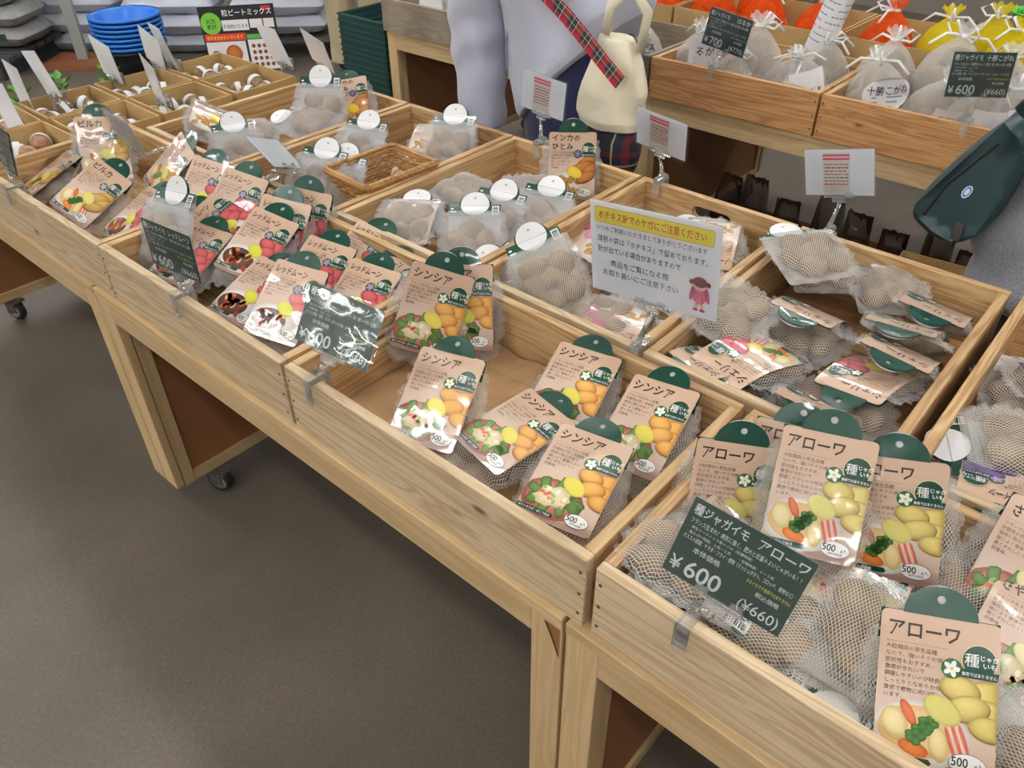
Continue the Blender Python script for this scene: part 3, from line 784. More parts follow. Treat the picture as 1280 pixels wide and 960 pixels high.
# ------------------------------------------------------------------ seed potato bags in the trays
G1 = 'net bags in the half empty middle tray'
for a in (
    ('cyn', .749, .226, .692, 51, 68, -22, 'salad-plate card bag standing behind the glaring price card, left end of middle tray'),
    ('cyn', .800, .296, .690, 30, 66, 4, 'salad-plate card bag half hidden in the back left corner of the middle tray'),
    ('cyn', .941, .052, .722, 18, 33, 0, 'salad-plate card bag with white glare across it, leaning on the middle tray front'),
    ('cyn', 1.026, .085, .736, 14, 5, -24, 'salad-plate card bag lying turned on its side, in the middle of the middle tray'),
    ('cyn', 1.057, .222, .712, 9, 24, 2, 'salad-plate card bag leaning at the back board, above the one turned sideways'),
    ('cyn', 1.192, .214, .718, -10, 28, 15, 'salad-plate card bag at the back right corner of the middle tray'),
    ('cyn', 1.190, .048, .735, 15, 16, -3, 'salad-plate card bag nearest the middle tray front right corner'),
): bag(*a, group=G1)
G2 = 'net bags in the nearest front tray'
for a in (
    ('aro', 1.466, .196, .760, 20, 52, 1, 'largest broccoli-bowl card bag, upright behind the chalkboard style price card'),
    ('aro', 1.415, .242, .715, 16, 58, 3, 'broccoli-bowl card bag mostly covered at its right, back left of nearest tray'),
    ('aro', 1.549, .250, .735, 8, 66, 14, 'broccoli-bowl card bag standing behind the largest one, to its right'),
    ('aro', 1.352, .188, .690, 34, 66, -4, 'broccoli-bowl card bag with glare on its title, left of the largest one'),
    ('aro', 1.362, .110, .752, 96, 30, -100, 'broccoli-bowl card bag lying sideways over the tray corner, left of the price card'),
    ('aro', 1.523, .140, .706, 14, 14, -14, 'broccoli-bowl card bag lying flat, right of the price card'),
    ('aro', 1.670, .030, .734, 21, 42, 6, 'broccoli-bowl card bag at the bottom edge with glare on the cut potato'),
    ('say', 1.700, .190, .712, 10, 18, -10, 'red potato card bag with purple flower beside the lowest broccoli-bowl card'),
    ('say', 1.672, .300, .690, 22, 48, -16, 'red potato card bag cut by the right edge, above another red one'),
): bag(*a, group=G2)
# loose heaped bags lying net side up under the nearest price card
for a in (
    ('aro', 1.520, .105, .722, 10, 10, 85, 'net bag of potatoes lying under the nearest price card'),
    ('aro', 1.565, .190, .748, 5, 10, 178, 'net bag of bare potatoes squeezed beside the lowest broccoli-bowl card'),
    ('aro', 1.296, .090, .748, 8, -3, -92, 'net bag bulging over the corner between the two front trays'),
    ('aro', 1.800, .110, .700, 12, 10, 60, 'net bag at the lower right corner of the photo'),
    ('aro', 1.640, .330, .690, 20, 20, 150, 'net bag deep at the back right of the nearest tray'),
): bag(*a, back=True, group=G2)
G3 = 'net bags in the red potato tray'
for a in (
    ('red', .535, .080, .715, 26, 34, -8, 'red potato card bag nearest the front right corner of the crowded tray'),
    ('red', .418, .070, .705, 20, 20, -14, 'red potato card bag with pale bowl corner, left of the front right one'),
    ('red', .470, .185, .712, 30, 26, -14, 'red potato card bag with glare, directly behind the front right one'),
    ('red', .250, .238, .750, 45, 24, 52, 'red potato card bag turned with potatoes upward, upper middle of crowded tray'),
    ('red', .335, .150, .738, 32, 30, -20, 'red potato card bag with strong glare in the middle of crowded tray'),
    ('red', .222, .066, .718, 28, 22, -14, 'red potato card bag behind the tilted price card of the crowded tray'),
    ('red', .325, .285, .705, 30, 55, -8, 'red potato card bag standing at the back board of the crowded tray'),
    ('red', .330, .220, .715, 32, 48, -10, 'red potato card bag second from the back board of the crowded tray'),
    ('red', .135, .235, .730, 30, 40, -14, 'red potato card bag at the far back left of the crowded tray'),
    ('red', .480, .290, .700, 34, 26, -26, 'red potato card bag leaning right at the back of the crowded tray'),
    ('red', .600, .180, .690, 24, 26, -10, 'red potato card bag hidden behind the glaring price card'),
    ('red', .610, .260, .690, 22, 22, 0, 'red potato card bag in the back right corner of the crowded tray'),
): bag(*a, net='fine', group=G3)
bag('red', .165, .105, .715, 10, 62, 4, 'grey backed bag turned round, front left of the crowded red tray', net='fine', back=True, group=G3)
G4 = 'net bags in the far left front tray'
for a in (
    ('pir', -.196, .064, .714, 49, 35, -43, 'oval yellow potato card bag lying large in the far left front tray'),
    ('red', -.050, .084, .712, -15, 26, 12, 'red potato card bag strayed into the right end of the far left front tray'),
    ('pir', -.425, .066, .712, -23, 24, 18, 'oval yellow potato card bag at the extreme left of its tray'),
    ('pir', -.175, .250, .728, -4, 44, -18, 'oval yellow potato card bag with glare at the back of its tray'),
    ('pir', -.330, .230, .716, 70, 66, -8, 'oval yellow potato card bag standing edge on behind the large one'),
    ('red', .020, .255, .710, 30, 44, -12, 'red potato card bag in the back right corner of the far left front tray'),
    ('pir', -.080, .200, .690, 24, 24, -10, 'oval yellow potato card bag under the white lettered sheet'),
): bag(*a, net='fine', group=G4)
G5 = 'net bags in the back row trays'
for a in (  # seen from behind: white disc, green strip
    ('inc', .628, .506, .697, 35, 36, 3, 'white disc bag front and centre in the tray beside the basket'),
    ('inc', .586, .578, .693, 25, 38, -5, 'white disc bag second in line behind the front centre one'),
    ('inc', .672, .655, .700, 30, 35, -8, 'white disc bag against the right wall of the tray beside the basket'),
    ('inc', .480, .440, .728, 35, 14, 0, 'bag with its grey disc seen almost flat, front left of its tray'),
    ('inc', .142, .457, .695, 35, 45, -8, 'white disc bag, left one of a pair by the basket'),
    ('inc', .175, .497, .684, 35, 45, -10, 'white disc bag, right one of a pair by the basket'),
    ('inc', .060, .670, .690, 30, 45, -5, 'large white disc bag behind the wicker basket'),
    ('inc', .272, .807, .705, 30, 50, 0, 'white disc bag in the back corner of the basket tray, near the pale jacket sleeve'),
    ('inc', -.110, .456, .690, 60, 50, 0, 'narrow white disc bag at the front of the far left back tray'),
    ('inc', -.141, .743, .724, 40, 65, 0, 'tall white disc bag standing highest in the far left back tray'),
    ('inc', -.110, .735, .745, 35, 20, 70, 'bag lying on its side with disc at left, far left back tray'),
    ('inc', -.250, .640, .735, 30, 12, 160, 'dark bag lying flat in the middle of the far left back tray'),
    ('inc', .095, .450, .712, 20, 6, 175, 'grey bag lying flat at the front of the basket tray'),
    ('inc', .460, .690, .730, 20, 4, 70, 'plump white net bag lying across the tray beside the basket'),
    ('inc', .560, .830, .722, 10, 8, 110, 'white net bag lying at the back of the tray beside the basket'),
): bag(*a, net='fine', back=True, group=G5)
for a in (
        ('inc', .410, .560, .780, 23, 8, -170, 'orange potato card bag lying upside down, front left beside the basket'),
    ('inc', .191, .802, .748, 25, 14, 8, 'orange potato card bag with white glare behind the basket'),
    ('inc', -.290, .498, .775, 120, 30, -70, 'orange potato card bag with glare at the far left of the back row'),
    ('inc', -.120, .830, .719, 40, 55, 10, 'small orange potato card bag at the back of the far left tray'),
    ('inc', .240, .700, .735, 28, 10, 6, 'orange potato card bag half under the glaring one behind the basket'),
): bag(*a, net='fine', curl=True, group=G5)
bag('inc', .585, .880, .712, 45, 74, -2, 'orange potato card bag standing tall by the pale jacket and navy trousers', net='fine', group=G5)
G6 = 'net bags behind the yellow headed notice'
bag('nor', .850, .480, .715, 30, 45, 30, 'white disc bag tilted over at left of the yellow headed notice', back=True, group=G6)
bag('nor', .800, .500, .700, 35, 30, 50, 'net bag bulging with potatoes at the left of the notice', back=True, group=G6)
bag('nor', .900, .470, .698, 0, 6, -60, 'net bag of potatoes under the notice, front of its tray', back=True, group=G6)
for a in (
    ('nor', .965, .560, .742, 25, 8, 165, 'pink potato card bag lying flat below the notice'),
    ('nor', .940, .905, .772, 19, 8, -177, 'pink potato card bag lying upside down behind the notice top right'),
    ('nor', .800, .730, .722, 30, 24, 60, 'pink potato card bag with walnut coloured chips, behind notice left edge'),
): bag(*a, curl=True, group=G6)
bag('nor', .985, .720, .700, 20, 10, 90, 'net bag deep in the tray behind the notice', back=True, group=G6)
bag('nor', 1.000, .860, .700, 20, 14, 40, 'net bag below the upside down pink card behind the notice', back=True, group=G6)
G7 = 'net bags in the pink potato tray'
for a in (
    ('she', 1.251, .585, .768, -3, -5, 164, 'pink potato card bag lying open faced in the front left of its tray'),
    ('she', 1.415, .676, .752, 30, -14, 140, 'pink potato card bag with broad face at front right of its tray'),
    ('she', 1.405, .748, .740, -10, -30, -170, 'pink potato card seen nearly edge on, lower of two at the right wall'),
    ('she', 1.390, .815, .738, 7, -34, 172, 'brown edged card bag between two pink potato cards at the right wall'),
    ('she', 1.400, .915, .742, -10, -28, -168, 'pink potato card bag in the back right corner under the hand hole'),
    ('she', 1.205, .545, .718, -8, -26, 165, 'pink potato card bag pressed along the front left board'),
    ('she', 1.250, .770, .733, -6, -31, -176, 'bag with curled card edge in the middle of the pink potato tray'),
    ('she', 1.355, .545, .715, -9, -36, -170, 'bag with curled brown card edge at the front of the pink potato tray'),
): bag(*a, curl=True, group=G7)
bag('she', 1.225, .760, .792, 20, 8, 30, 'plump net bag heaped highest under the folded sign card', back=True, group=G7)
bag('she', 1.175, .590, .757, 30, 20, 60, 'net bag of potatoes beside the notice right edge', back=True, group=G7)
for a in (
    ('she', 1.300, .680, .712, 10, 4, 80, 'net bag deep in the middle of the pink potato tray'),
    ('she', 1.330, .880, .716, 0, 8, 30, 'net bag low at the back of the pink potato tray'),
    ('she', 1.430, .560, .704, 15, 6, 100, 'net bag low at the front right of the pink potato tray'),
    ('she', 1.190, .880, .712, 15, 6, 20, 'net bag low in the back left corner of the pink potato tray'),
): bag(*a, back=True, group=G7)
G8 = 'net bags in the purple potato tray'
for a in (
    ('sha', 1.580, .820, .765, -5, -8, -150, 'purple potato card bag at the back of the right edge tray'),
    ('sha', 1.600, .560, .735, 23, -22, 165, 'purple potato card bag lying along the front of the right edge tray'),
): bag(*a, curl=True, group=G8)
bag('sha', 1.640, .600, .742, 40, 10, 80, 'net bag of potatoes between the two purple potato cards', back=True, group=G8)
bag('sha', 1.590, .700, .700, 10, 6, 20, 'net bag of potatoes deep in the right edge tray', back=True, group=G8)
bag('sha', 1.740, .760, .730, 20, 8, 30, 'net bag at the right photo edge behind the purple potato cards', back=True, group=G8)

# ------------------------------------------------------------------ price cards, notices and their clear clips
def jb(m): return bevel_mesh(m, .0008)
b = MB(); b.box(-.009, -.0125, -.030, .009, -.0095, .012); b.box(-.007, -.0125, .004, .007, .026, .016); b.box(-.009, .0245, -.022, .009, .0275, .012); b.box(-.005, .004, .016, .005, .012, .024)
CLAMP = jb(b.mesh('clamp', M['clip']))
b = MB(); b.box(-.028, -.004, -.003, .028, .0035, .004); b.box(-.026, -.005, .004, -.012, -.003, .010); b.box(.012, -.005, .004, .026, -.003, .010); b.box(-.013, -.0035, -.013, .013, .003, -.003); b.tube([(0, 0, -.012), (0, 0, -.02)], .0045, 8)
JAW = jb(b.mesh('jaw', M['clip']))
def sign(card_me, w, h, P, base, clip_label, card_label, cat='price card', yaw_c=0, sleeve=True, name='price_card', group=None):
    """a clear clip clamped on a board edge at base holding a card; P = pose of the card's bottom centre"""
    m = pose(*P)
    c = thing('sign_clip', clip_label, 'sign clip', loc=base, rotz=rad(yaw_c), group='clear plastic sign clips')
    obj('clamp', CLAMP, c)
    inv = Matrix.Translation(base) @ Matrix.Rotation(rad(yaw_c), 4, 'Z'); inv = inv.inverted()
    # jaw frame: x along card, z along card up
    jm = inv @ m @ Matrix.Rotation(-pi / 2, 4, 'X') @ Matrix.Translation((0, 0, -.001))
    obj('jaw', JAW, c, mat=jm)
    p1 = jm @ Vector((0, 0, -.019)); p0 = Vector((0, .008, .022))
    s_ = MB(); s_.tube([p0, p0.lerp(p1, .5) + Vector((0, 0, .003)), p1], [.0048, .004, .0045], 8)
    obj('stem', s_.mesh('stem', M['clip'], True), c)
    t = thing(name, card_label, cat, mat=m, group=group)
    obj('card', card_me, t)
    if sleeve:
        s_ = MB(); e = .004
        for z_ in (.0042, -.0032): s_.add([(-w / 2 - e, -.001, z_), (w / 2 + e, -.001, z_), (w / 2 + e, h + e, z_), (-w / 2 - e, h + e, z_)], [(0, 1, 2, 3)])
        obj('sleeve', s_.mesh('sleeve', M['sleeve']), t)
    return t
CHALK, YEL, BOARD = C(236, 240, 236), C(226, 226, 70), C(38, 66, 54)
def slab(p, w, h, front, back):
    p.add([(-w / 2, 0, 0), (w / 2, 0, 0), (w / 2, h, 0), (-w / 2, h, 0)], [(0, 1, 2, 3)], front)
    p.add([(-w / 2, 0, -.001), (w / 2, 0, -.001), (w / 2, h, -.001), (-w / 2, h, -.001)], [(3, 2, 1, 0)], back)
PW, PH = .128, .090
def price(name, lines, yen, tax, w=PW, h=PH):
    p = Print(); slab(p, w, h, BOARD, C(222, 222, 222))
    k = w / .128; X = -w / 2 + .004 * k
    p.text('種ジャガイモ', X, h - .016 * k, .0130 * k, CHALK, 2, .012, maxw=.058 * k); p.text(name, w / 2 - .004 * k, h - .0165 * k, .0135 * k, CHALK, 2, .012, maxw=.056 * k, align='r')
    ys = (.0265, .0325, .0385, .0455); sz = (.0066, .0038, .0038, .0060)
    for t, y, s_ in zip(lines, ys, sz):
        p.text(t, X + .001, h - y * k, s_ * k, CHALK, 2, .004 if s_ > .005 else 0, maxw=w - .011 * k)
    p.text('本体価格', X + .016 * k, h - .056 * k, .0075 * k, CHALK, 2, .004)
    p.text('タネイモです食用ではありません', w / 2 - .004 * k, h - .0545 * k, .0052 * k, YEL, 2, .004, maxw=.046 * k, align='r')
    p.text('税込価格', w / 2 - .012 * k, h - .0635 * k, .0062 * k, CHALK, 2, .003, align='r')
    p.text('¥', X, .007 * k, .021 * k, CHALK, 2, .008, res=3); p.text(yen, X + .016 * k, .006 * k, .0265 * k, CHALK, 2, .012, res=4, maxw=.048 * k)
    p.text('(¥%s)' % tax, w / 2 - .005 * k, .006 * k, .0165 * k, CHALK, 2, .0, res=3, maxw=.05 * k, align='r')
    return p.mesh('price_print', M['print'])
L_ARO = ['フランス生まれ！病気に強く、肥大と収量のよいじゃがいも！！', '・草生＊～５００＊植６０ｍ（収穫時期）', '・植え付け時期：２月～３月　　・収穫時期：６～７月', 'オススメ調理：サラダ・フライ・煮物（マッシュポテト、コロッケ、煮物など）']
L_CYN = ['フランス生まれ！貯蔵性がよい！保存に強く揃いの良い品種！', '・植え付け時期：２月～３月', '・収穫時期：６月～７月', 'オススメ調理：煮物、サラダ（ポテトサラダ、ポトフ、コロッケ、スープなど）']
sign(price('アローワ', L_ARO, '600', '660'), PW, PH, (1.440, .012, .838, 9, 68, -8), (1.415, .009, .775), 'clear clip on the front board of the nearest tray', 'dark green price card lettered in chalk white, nearest the camera', yaw_c=0)
sign(price('シンシア', L_CYN, '600', '660'), PW, PH, (.797, .030, .832, 18, 60, -9), (.770, .009, .775), 'clear clip at the left end of the half empty middle tray', 'dark green price card with white glare stripes, on the half empty tray')
sign(price('レッドムーン', L_CYN, '600', '660'), PW, PH, (.366, .030, .806, 8, 89, -1), (.395, .009, .775), 'clear clip on the front board of the crowded red tray', 'dark green price card tilted steeply, on the crowded red tray')
sign(price('ピルカ', L_CYN, '600', '660'), PW, PH, (-.322, .026, .813, -6, 80, 1), (-.300, .009, .775), 'clear clip on the far left front tray', 'dark green price card cut off by the left edge of the photo')
sign(price('さやあかね', L_CYN, '600', '660'), PW, PH, (1.818, .010, .812, 24, 60, -4), (1.800, .009, .775), 'clear clip at the lower right corner of the photo', 'dark green price card showing a yen sign, cut off at lower right corner')
# the staple notice
NW, NH = .212, .148
p = Print(); slab(p, NW, NH, C(240, 242, 250), C(232, 232, 236))
p.rrect(-NW / 2 + .007, NH - .033, NW / 2 - .010, NH - .008, .005, C(232, 130, 40), 1); p.rrect(-NW / 2 + .0078, NH - .0322, NW / 2 - .0108, NH - .0088, .0045, C(236, 226, 74), 2)
p.text('ホチキス針でのケガにご注意ください', -.004, NH - .0258, .0150, C(214, 62, 40), 3, .012, maxw=.176, align='c')
for t, x, y, s_, w in (('いつもご利用いただきましてありがとうございます', -NW / 2 + .010, NH - .045, .0098, .182), ('球根の袋は「ホチキス」で留めております。', -NW / 2 + .012, NH - .063, .0118, .182), ('針が出ている場合がありますので', -NW / 2 + .012, NH - .080, .0118, .140), ('商品をご覧になる際', -NW / 2 + .034, NH - .101, .0118, .10), ('お取り扱いにご注意下さい', -NW / 2 + .020, NH - .118, .0118, .13)):
    p.text(t, x, y, s_, C(60, 62, 78), 3, .004, maxw=w)
# small printed figure of a bowing girl
gx = .078
p.ell(gx, .040, .013, .019, 0, C(222, 112, 158), None, 3, 14); p.ell(gx - .012, .038, .0035, .013, -12, C(222, 112, 158), None, 3, 10); p.ell(gx + .012, .038, .0035, .013, 12, C(222, 112, 158), None, 3, 10)
p.ell(gx, .052, .0105, .008, 0, C(236, 196, 176), None, 4, 14); p.ell(gx, .0575, .0115, .0085, 0, C(116, 52, 56), None, 5, 14)
p.ell(gx - .013, .056, .0042, .0042, 0, C(116, 52, 56), None, 5, 9); p.ell(gx + .013, .056, .0042, .0042, 0, C(116, 52, 56), None, 5, 9)
for sx in (-.0045, .0045):
    p.ell(gx + sx, .020, .0024, .007, 0, C(236, 196, 176), None, 3, 8); p.ell(gx + sx * 1.2, .0125, .0045, .0026, 0, C(206, 60, 110), None, 4, 10)
sign(p.mesh('notice_print', M['print']), NW, NH, (1.098, .408, .862, 3, 91, 5), (1.086, .402, .775), 'clear clip where four trays meet, below the yellow headed notice', 'large white notice with yellow heading, red lettering and small girl figure', cat='notice', name='notice_card')
# cards seen from behind: white backs with a pink striped sticker
def back_card(sticker=True, w=PW, h=PH, ghost=None):
    p = Print(); slab(p, w, h, C(238, 241, 248), C(232, 232, 232))
    if sticker:
        x0, x1 = -.030, .020
        p.rect(x0, .006, x1, h - .006, C(226, 220, 210), 1)
        p.rect(x0, h - .013, x1, h - .009, C(222, 70, 110), 2); p.rect(x0, h - .020, x1, h - .016, C(222, 70, 110), 2)
        for i in range(7):
            yy = h - .030 - i * .0065; rr = random.Random(i)
            x = x0 + .003
            while x < x1 - .006:
                d = .002 + .006 * rr.random(); p.rect(x, yy, min(x + d, x1 - .002), yy + .0028, (C(206, 84, 120), C(90, 86, 90))[i % 3 == 1], 2); x += d + .0014
    if ghost: p.text(ghost, .026, .012, .020, C(238, 240, 246), 2, .006, res=3)
    return p.mesh('card_back', M['print'])
BK = back_card(); BK2 = back_card(ghost='09¥'); BL_ = back_card(False)
for me, P, base, cl, ll in (
    (BK, (.394, 1.002, .838, 2, 90, -5), (.420, .962, .775), 'clear clip on the back board below the pale jacket', 'white backed card with pink striped sticker against the navy trousers'),
    (BK, (.737, 1.000, .830, -2, 104, -5), (.765, .962, .775), 'clear clip on the back board beside the tartan bag', 'white backed card with pink striped sticker, tilted, below the tartan bag'),
    (BK2, (1.143, 1.000, .846, 5, 92, 14), (1.150, .962, .775), 'clear clip behind the plump net bag of the pink potato tray', 'white backed card with pink striped sticker and faint yen figures, rightmost'),
): sign(me, PW, PH, P, base, cl, ll, group='price cards turned away')
PT = back_card(False, PH, PW)
for i, (P, ll) in enumerate((
    ((-.86, .359, .777, 4, 100, 10), 'plain white upright card rising from the second cardboard box'),
    ((-.905, .553, .773, 4, 104, -16), 'plain white upright card left of the blue buckets'),
    ((-.915, .700, .777, 2, 105, -26), 'plain white upright card in front of the blue buckets, tallest'),
    ((-.880, .734, .776, -8, 104, -4), 'narrow plain white card at the right of the blue buckets'),
    ((-.623, .546, .767, -10, 99, -16), 'plain white upright card standing lower, below the tallest one'),
    ((-.93, .300, .745, 0, 95, -7), 'plain white card at the left edge, above the reddish tubers'),
    ((-.744, .198, .745, 10, 93, 9), 'plain white card at the left edge beside the green price card'),
    ((-.583, .940, .790, 3, 112, -3), 'plain white card in front of the white soil sacks'),
    ((-.400, .955, .813, -3, 118, -22), 'plain white card beside the khaki trousers'),
)): sign(PT, PH, PW, P, (P[0] + .012, P[1] - .004, P[2]), 'clear clip under ' + ll.replace('plain white ', 'white '), ll, group='plain white upright cards', sleeve=False)
# a white lettered sheet and a tilted clear sheet inside the far left trays
p = Print(); slab(p, PW, PH, C(206, 208, 216), C(206, 206, 210)); p.text('アマミサ', -.045, .030, .020, C(110, 112, 124), 2, .01); p.rect(-.05, .06, .05, .063, C(160, 162, 170), 1); p.rect(-.05, .07, .03, .073, C(160, 162, 170), 1)
sign(p.mesh('sheet', M['print']), PW, PH, (-.235, .270, .805, -3, 104, -4), (-.200, .373, .775), 'clear clip at the back of the far left front tray', 'translucent white sheet with dark lettering, far left front tray', group='price cards turned away')
sign(BL_, PW, PH, (.117, .452, .800, 142, 44, -35), (.100, .409, .775), 'clear clip on the front board of the basket tray', 'clear tilted card hanging over the basket tray front', group='price cards turned away')
# wicker basket
wk = wood('wicker', C(196, 150, 92), C(140, 92, 48), knots=False)
bk = thing('wicker_basket', 'square brown wicker basket woven in rows, in the back row tray', 'basket', loc=(.240, .612, .6605), rotz=-.06)
BW, BD, BH = .155, .20, .128
def ring(z, k, n=60, ph=0, amp=.0022):
    pts = []
    hx, hy = BW / 2 * k, BD / 2 * k
    per = 4 * (hx + hy)
    for i in range(n):
        s_ = per * i / n
        if s_ < 2 * hx: q, nn = (-hx + s_, -hy), (0, -1)
        elif s_ < 2 * hx + 2 * hy: q, nn = (hx, -hy + s_ - 2 * hx), (1, 0)
        elif s_ < 4 * hx + 2 * hy: q, nn = (hx - (s_ - 2 * hx - 2 * hy), hy), (0, 1)
        else: q, nn = (-hx, hy - (s_ - 4 * hx - 2 * hy)), (-1, 0)
        a = amp * (1 if (i + ph) % 2 else -1)
        pts.append((q[0] + nn[0] * a, q[1] + nn[1] * a, z))
    return pts + [pts[0]]
for i in range(15):
    z = .006 + i * .0078; k = .80 + .20 * z / BH
    m_ = MB(); m_.tube(ring(z, k, 48, i % 2), .0036, 5); obj('weave_row', m_.mesh('weave_row', wk, True), bk)
for i in range(3):
    m_ = MB(); m_.tube(ring(.120 + .004 * i, 1.0 + .02 * (i == 1), 48, 0, .0), .0052, 6); obj('rim_strand', m_.mesh('rim_strand', wk, True), bk)
m_ = MB(); m_.box(-BW * .4, -BD * .4, .0005, BW * .4, BD * .4, .005); obj('base', m_.mesh('base', wk), bk)

# ------------------------------------------------------------------ cardboard boxes of banded tubers, left end
cbm = plain('cardboard', C(178, 146, 96), .8, var=.06, vscale=20)
cbr = plain('cardboard_inside', C(170, 136, 88), .8, var=.06, vscale=20)
def carton(label, x, y, z, w, d, h, rot=0, mat=None, name='cardboard_box', group=None, flaps=False):
    mat = mat or cbm
    t = thing(name, label, 'box', loc=(x, y, z), rotz=rot, group=group)
    k = .005
    for nm, q in (('front_wall', (-w / 2, -d / 2, .004, w / 2, -d / 2 + k, h)), ('back_wall', (-w / 2, d / 2 - k, .004, w / 2, d / 2, h)), ('side_wall', (-w / 2, -d / 2 + k, .004, -w / 2 + k, d / 2 - k, h)), ('side_wall', (w / 2 - k, -d / 2 + k, .004, w / 2, d / 2 - k, h)), ('base', (-w / 2, -d / 2, 0, w / 2, d / 2, .004))):
        m_ = MB(); m_.box(*q); obj(nm, m_.mesh(nm, mat), t)
    if flaps:
        m_ = MB(); m_.box(-w / 2, d / 2, h - .002, w / 2, d / 2 + .09, h + .001); obj('flap', m_.mesh('flap', mat), t)
    return t
TUB = [tuber_mesh('tuber', .031, .0235, .0225, 20 + i, M['potato']) for i in range(3)]
TUBR = [tuber_mesh('tuber', .034, .025, .024, 30 + i, M['redpotato']) for i in range(3)]
m_ = MB(); m_.lathe([(.0245, -.008), (.0255, -.004), (.0255, .004), (.0245, .008)], 20); BAND = m_.mesh('paper_band', M['white'], True)
m_ = MB(); m_.lathe([(.0262, -.009), (.0272, -.004), (.0272, .004), (.0262, .009)], 20); BANDR = m_.mesh('paper_band', M['white'], True)
rnd = random.Random(3)
places = {(0, 0): 'left box nearest the front', (0, 1): 'left box second from the front', (0, 2): 'left box third from the front', (0, 3): 'left box at the back', (1, 0): 'right box nearest the front', (1, 1): 'right box second from the front', (1, 2): 'right box third from the front', (1, 3): 'right box at the back corner'}
for i in range(2):
    for j in range(4):
        x, y = -.805 + .208 * i, .150 + .222 * j
        red = j == 0
        carton('open cardboard box of banded tubers, ' + places[(i, j)], x, y, .651, .196, .208, .122, rot=rad((i * 3 + j * 5) % 4 - 1.5), group='cardboard boxes of banded tubers')
        for k in range(9 if not red else 7):
            lx, ly, lz = -.057 + .057 * (k % 3) + rnd.uniform(-.003, .003), -.062 + .060 * (k // 3) + rnd.uniform(-.003, .003), .084 + rnd.uniform(0, .014)
            if red: lx, ly = -.057 + .057 * (k % 3), -.062 + .062 * (k // 3)
            t = obj('banded_tuber', (TUBR if red else TUB)[k % 3], loc=(x + lx, y + ly, .651 + lz - .012))
            a = rnd.uniform(0, pi)
            t.rotation_euler = (rnd.uniform(-.2, .2), rnd.uniform(-.2, .2), a * .35 - .5 + pi / 2 * (k % 2))
            tag(t, '%s banded tuber, %s %s spot in the cardboard %s' % ('reddish' if red else 'brown', ('front', 'middle', 'back')[k // 3], ('left', 'centre', 'right')[k % 3], places[(i, j)]), 'tuber', 'banded tubers in the cardboard boxes')
            obj('paper_band', BANDR if red else BAND, t, rot=(0, pi / 2, 0))
# packing under the tubers
for i in range(2):
    for j in range(4):
        x, y = -.805 + .208 * i, .150 + .222 * j
        m_ = MB(); m_.box(-.088, -.094, 0, .088, .094, .040); o = obj('packing_insert', m_.mesh('packing_insert', cbr), loc=(x, y, .656)); tag(o, 'cardboard packing pad under the tubers, ' + places[(i, j)], 'packing')
# leafy seedlings behind the boxes
leaf_m = plain('leaf_green', C(92, 150, 58), .5, var=.3, vscale=30)
for q, (sx, sy) in enumerate(((-1.06, .33), (-1.08, .46), (-1.05, .60))):
    t = thing('leafy_seedling', ('bright green leafy seedling at the left edge behind the boxes', 'green leafy seedling between white cards behind the cardboard boxes', 'green leafy seedling below the left dark sack stack')[q], 'plant', loc=(sx, sy, .651), group='leafy seedlings')
    m_ = MB(); m_.lathe([(.0001, 0), (.03, 0), (.038, .05), (.034, .05), (.03, .04), (.0001, .04)], 14, C(40, 40, 40)); obj('pot', m_.mesh('pot', M['matt'], True), t)
    for k in range(14):
        a = k * 2.4; r_ = .015 + .028 * ((k * 7) % 10) / 10; z_ = .06 + .05 * ((k * 3) % 7) / 7
        m_ = MB()
        m_.add([(0, 0, 0), (.016, -.013, .006), (.036, 0, .003), (.016, .013, .006), (.018, 0, -.002)], [(0, 1, 4), (1, 2, 4), (2, 3, 4), (3, 0, 4)])
        obj('leaf', m_.mesh('leaf', leaf_m, True), t, loc=(r_ * cos(a) * .4, r_ * sin(a) * .4, z_), rot=(.3 * sin(k), -.5 + .2 * cos(k), a))
    m_ = MB(); m_.tube([(0, 0, .038), (0, 0, .11)], .003, 6); obj('stem', m_.mesh('stem', leaf_m), t)

# ------------------------------------------------------------------ across the aisle: trays of big tied bags
for lab, xa, xb, mf in (('weathered dark grey wooden tray across the aisle beside the jacket sleeve', -1.09, -.390, 'old'), ('weathered pale grey wooden tray across the aisle, behind the cream bag', -.382, .204, 'old'), ('orange cedar tray with a dark knot across the aisle', .212, .774, 'red'), ('cedar tray with long grain below the right hand price card, across the aisle', .781, 1.347, 'red'), ('cedar tray across the aisle behind the teal bag', 1.354, 1.92, 'red')):
    tray(lab, xa, 1.778, xb - xa, .40, mf=mf, ms='tray' if mf == 'red' else 'old', hole_back=False, nails=(mf == 'red'), group='trays across the aisle')
M['sack'] = net_mat('soft_white_net', .0036, .24, C(240, 240, 238), .10)
M['onet'] = net_mat('orange_net', .0040, .38, C(236, 92, 30), .30)
M['ynet'] = net_mat('yellow_net', .0040, .38, C(232, 214, 40), .34)
M['carrot'] = tuber('orange_onion_skin', C(196, 92, 30), C(222, 120, 48), C(238, 150, 70), 30)
M['ytub'] = tuber('yellowish_skin', C(176, 150, 60), C(206, 184, 84), C(226, 206, 110), 30)
M['ribbon'] = plain('white_ribbon', C(240, 240, 238), .4)
SPOT = [(.038, .012, .038), (-.036, .026, .038), (.004, -.044, .038), (-.004, .046, .042), (.034, -.026, .085), (-.036, -.018, .082), (.006, .032, .088), (.0, -.006, .125)]
BIGP = {k: [tuber_mesh('potato', .040, .032, .031, 60 + i, M[k]) for i in range(3)] for k in ('potato', 'carrot', 'ytub')}
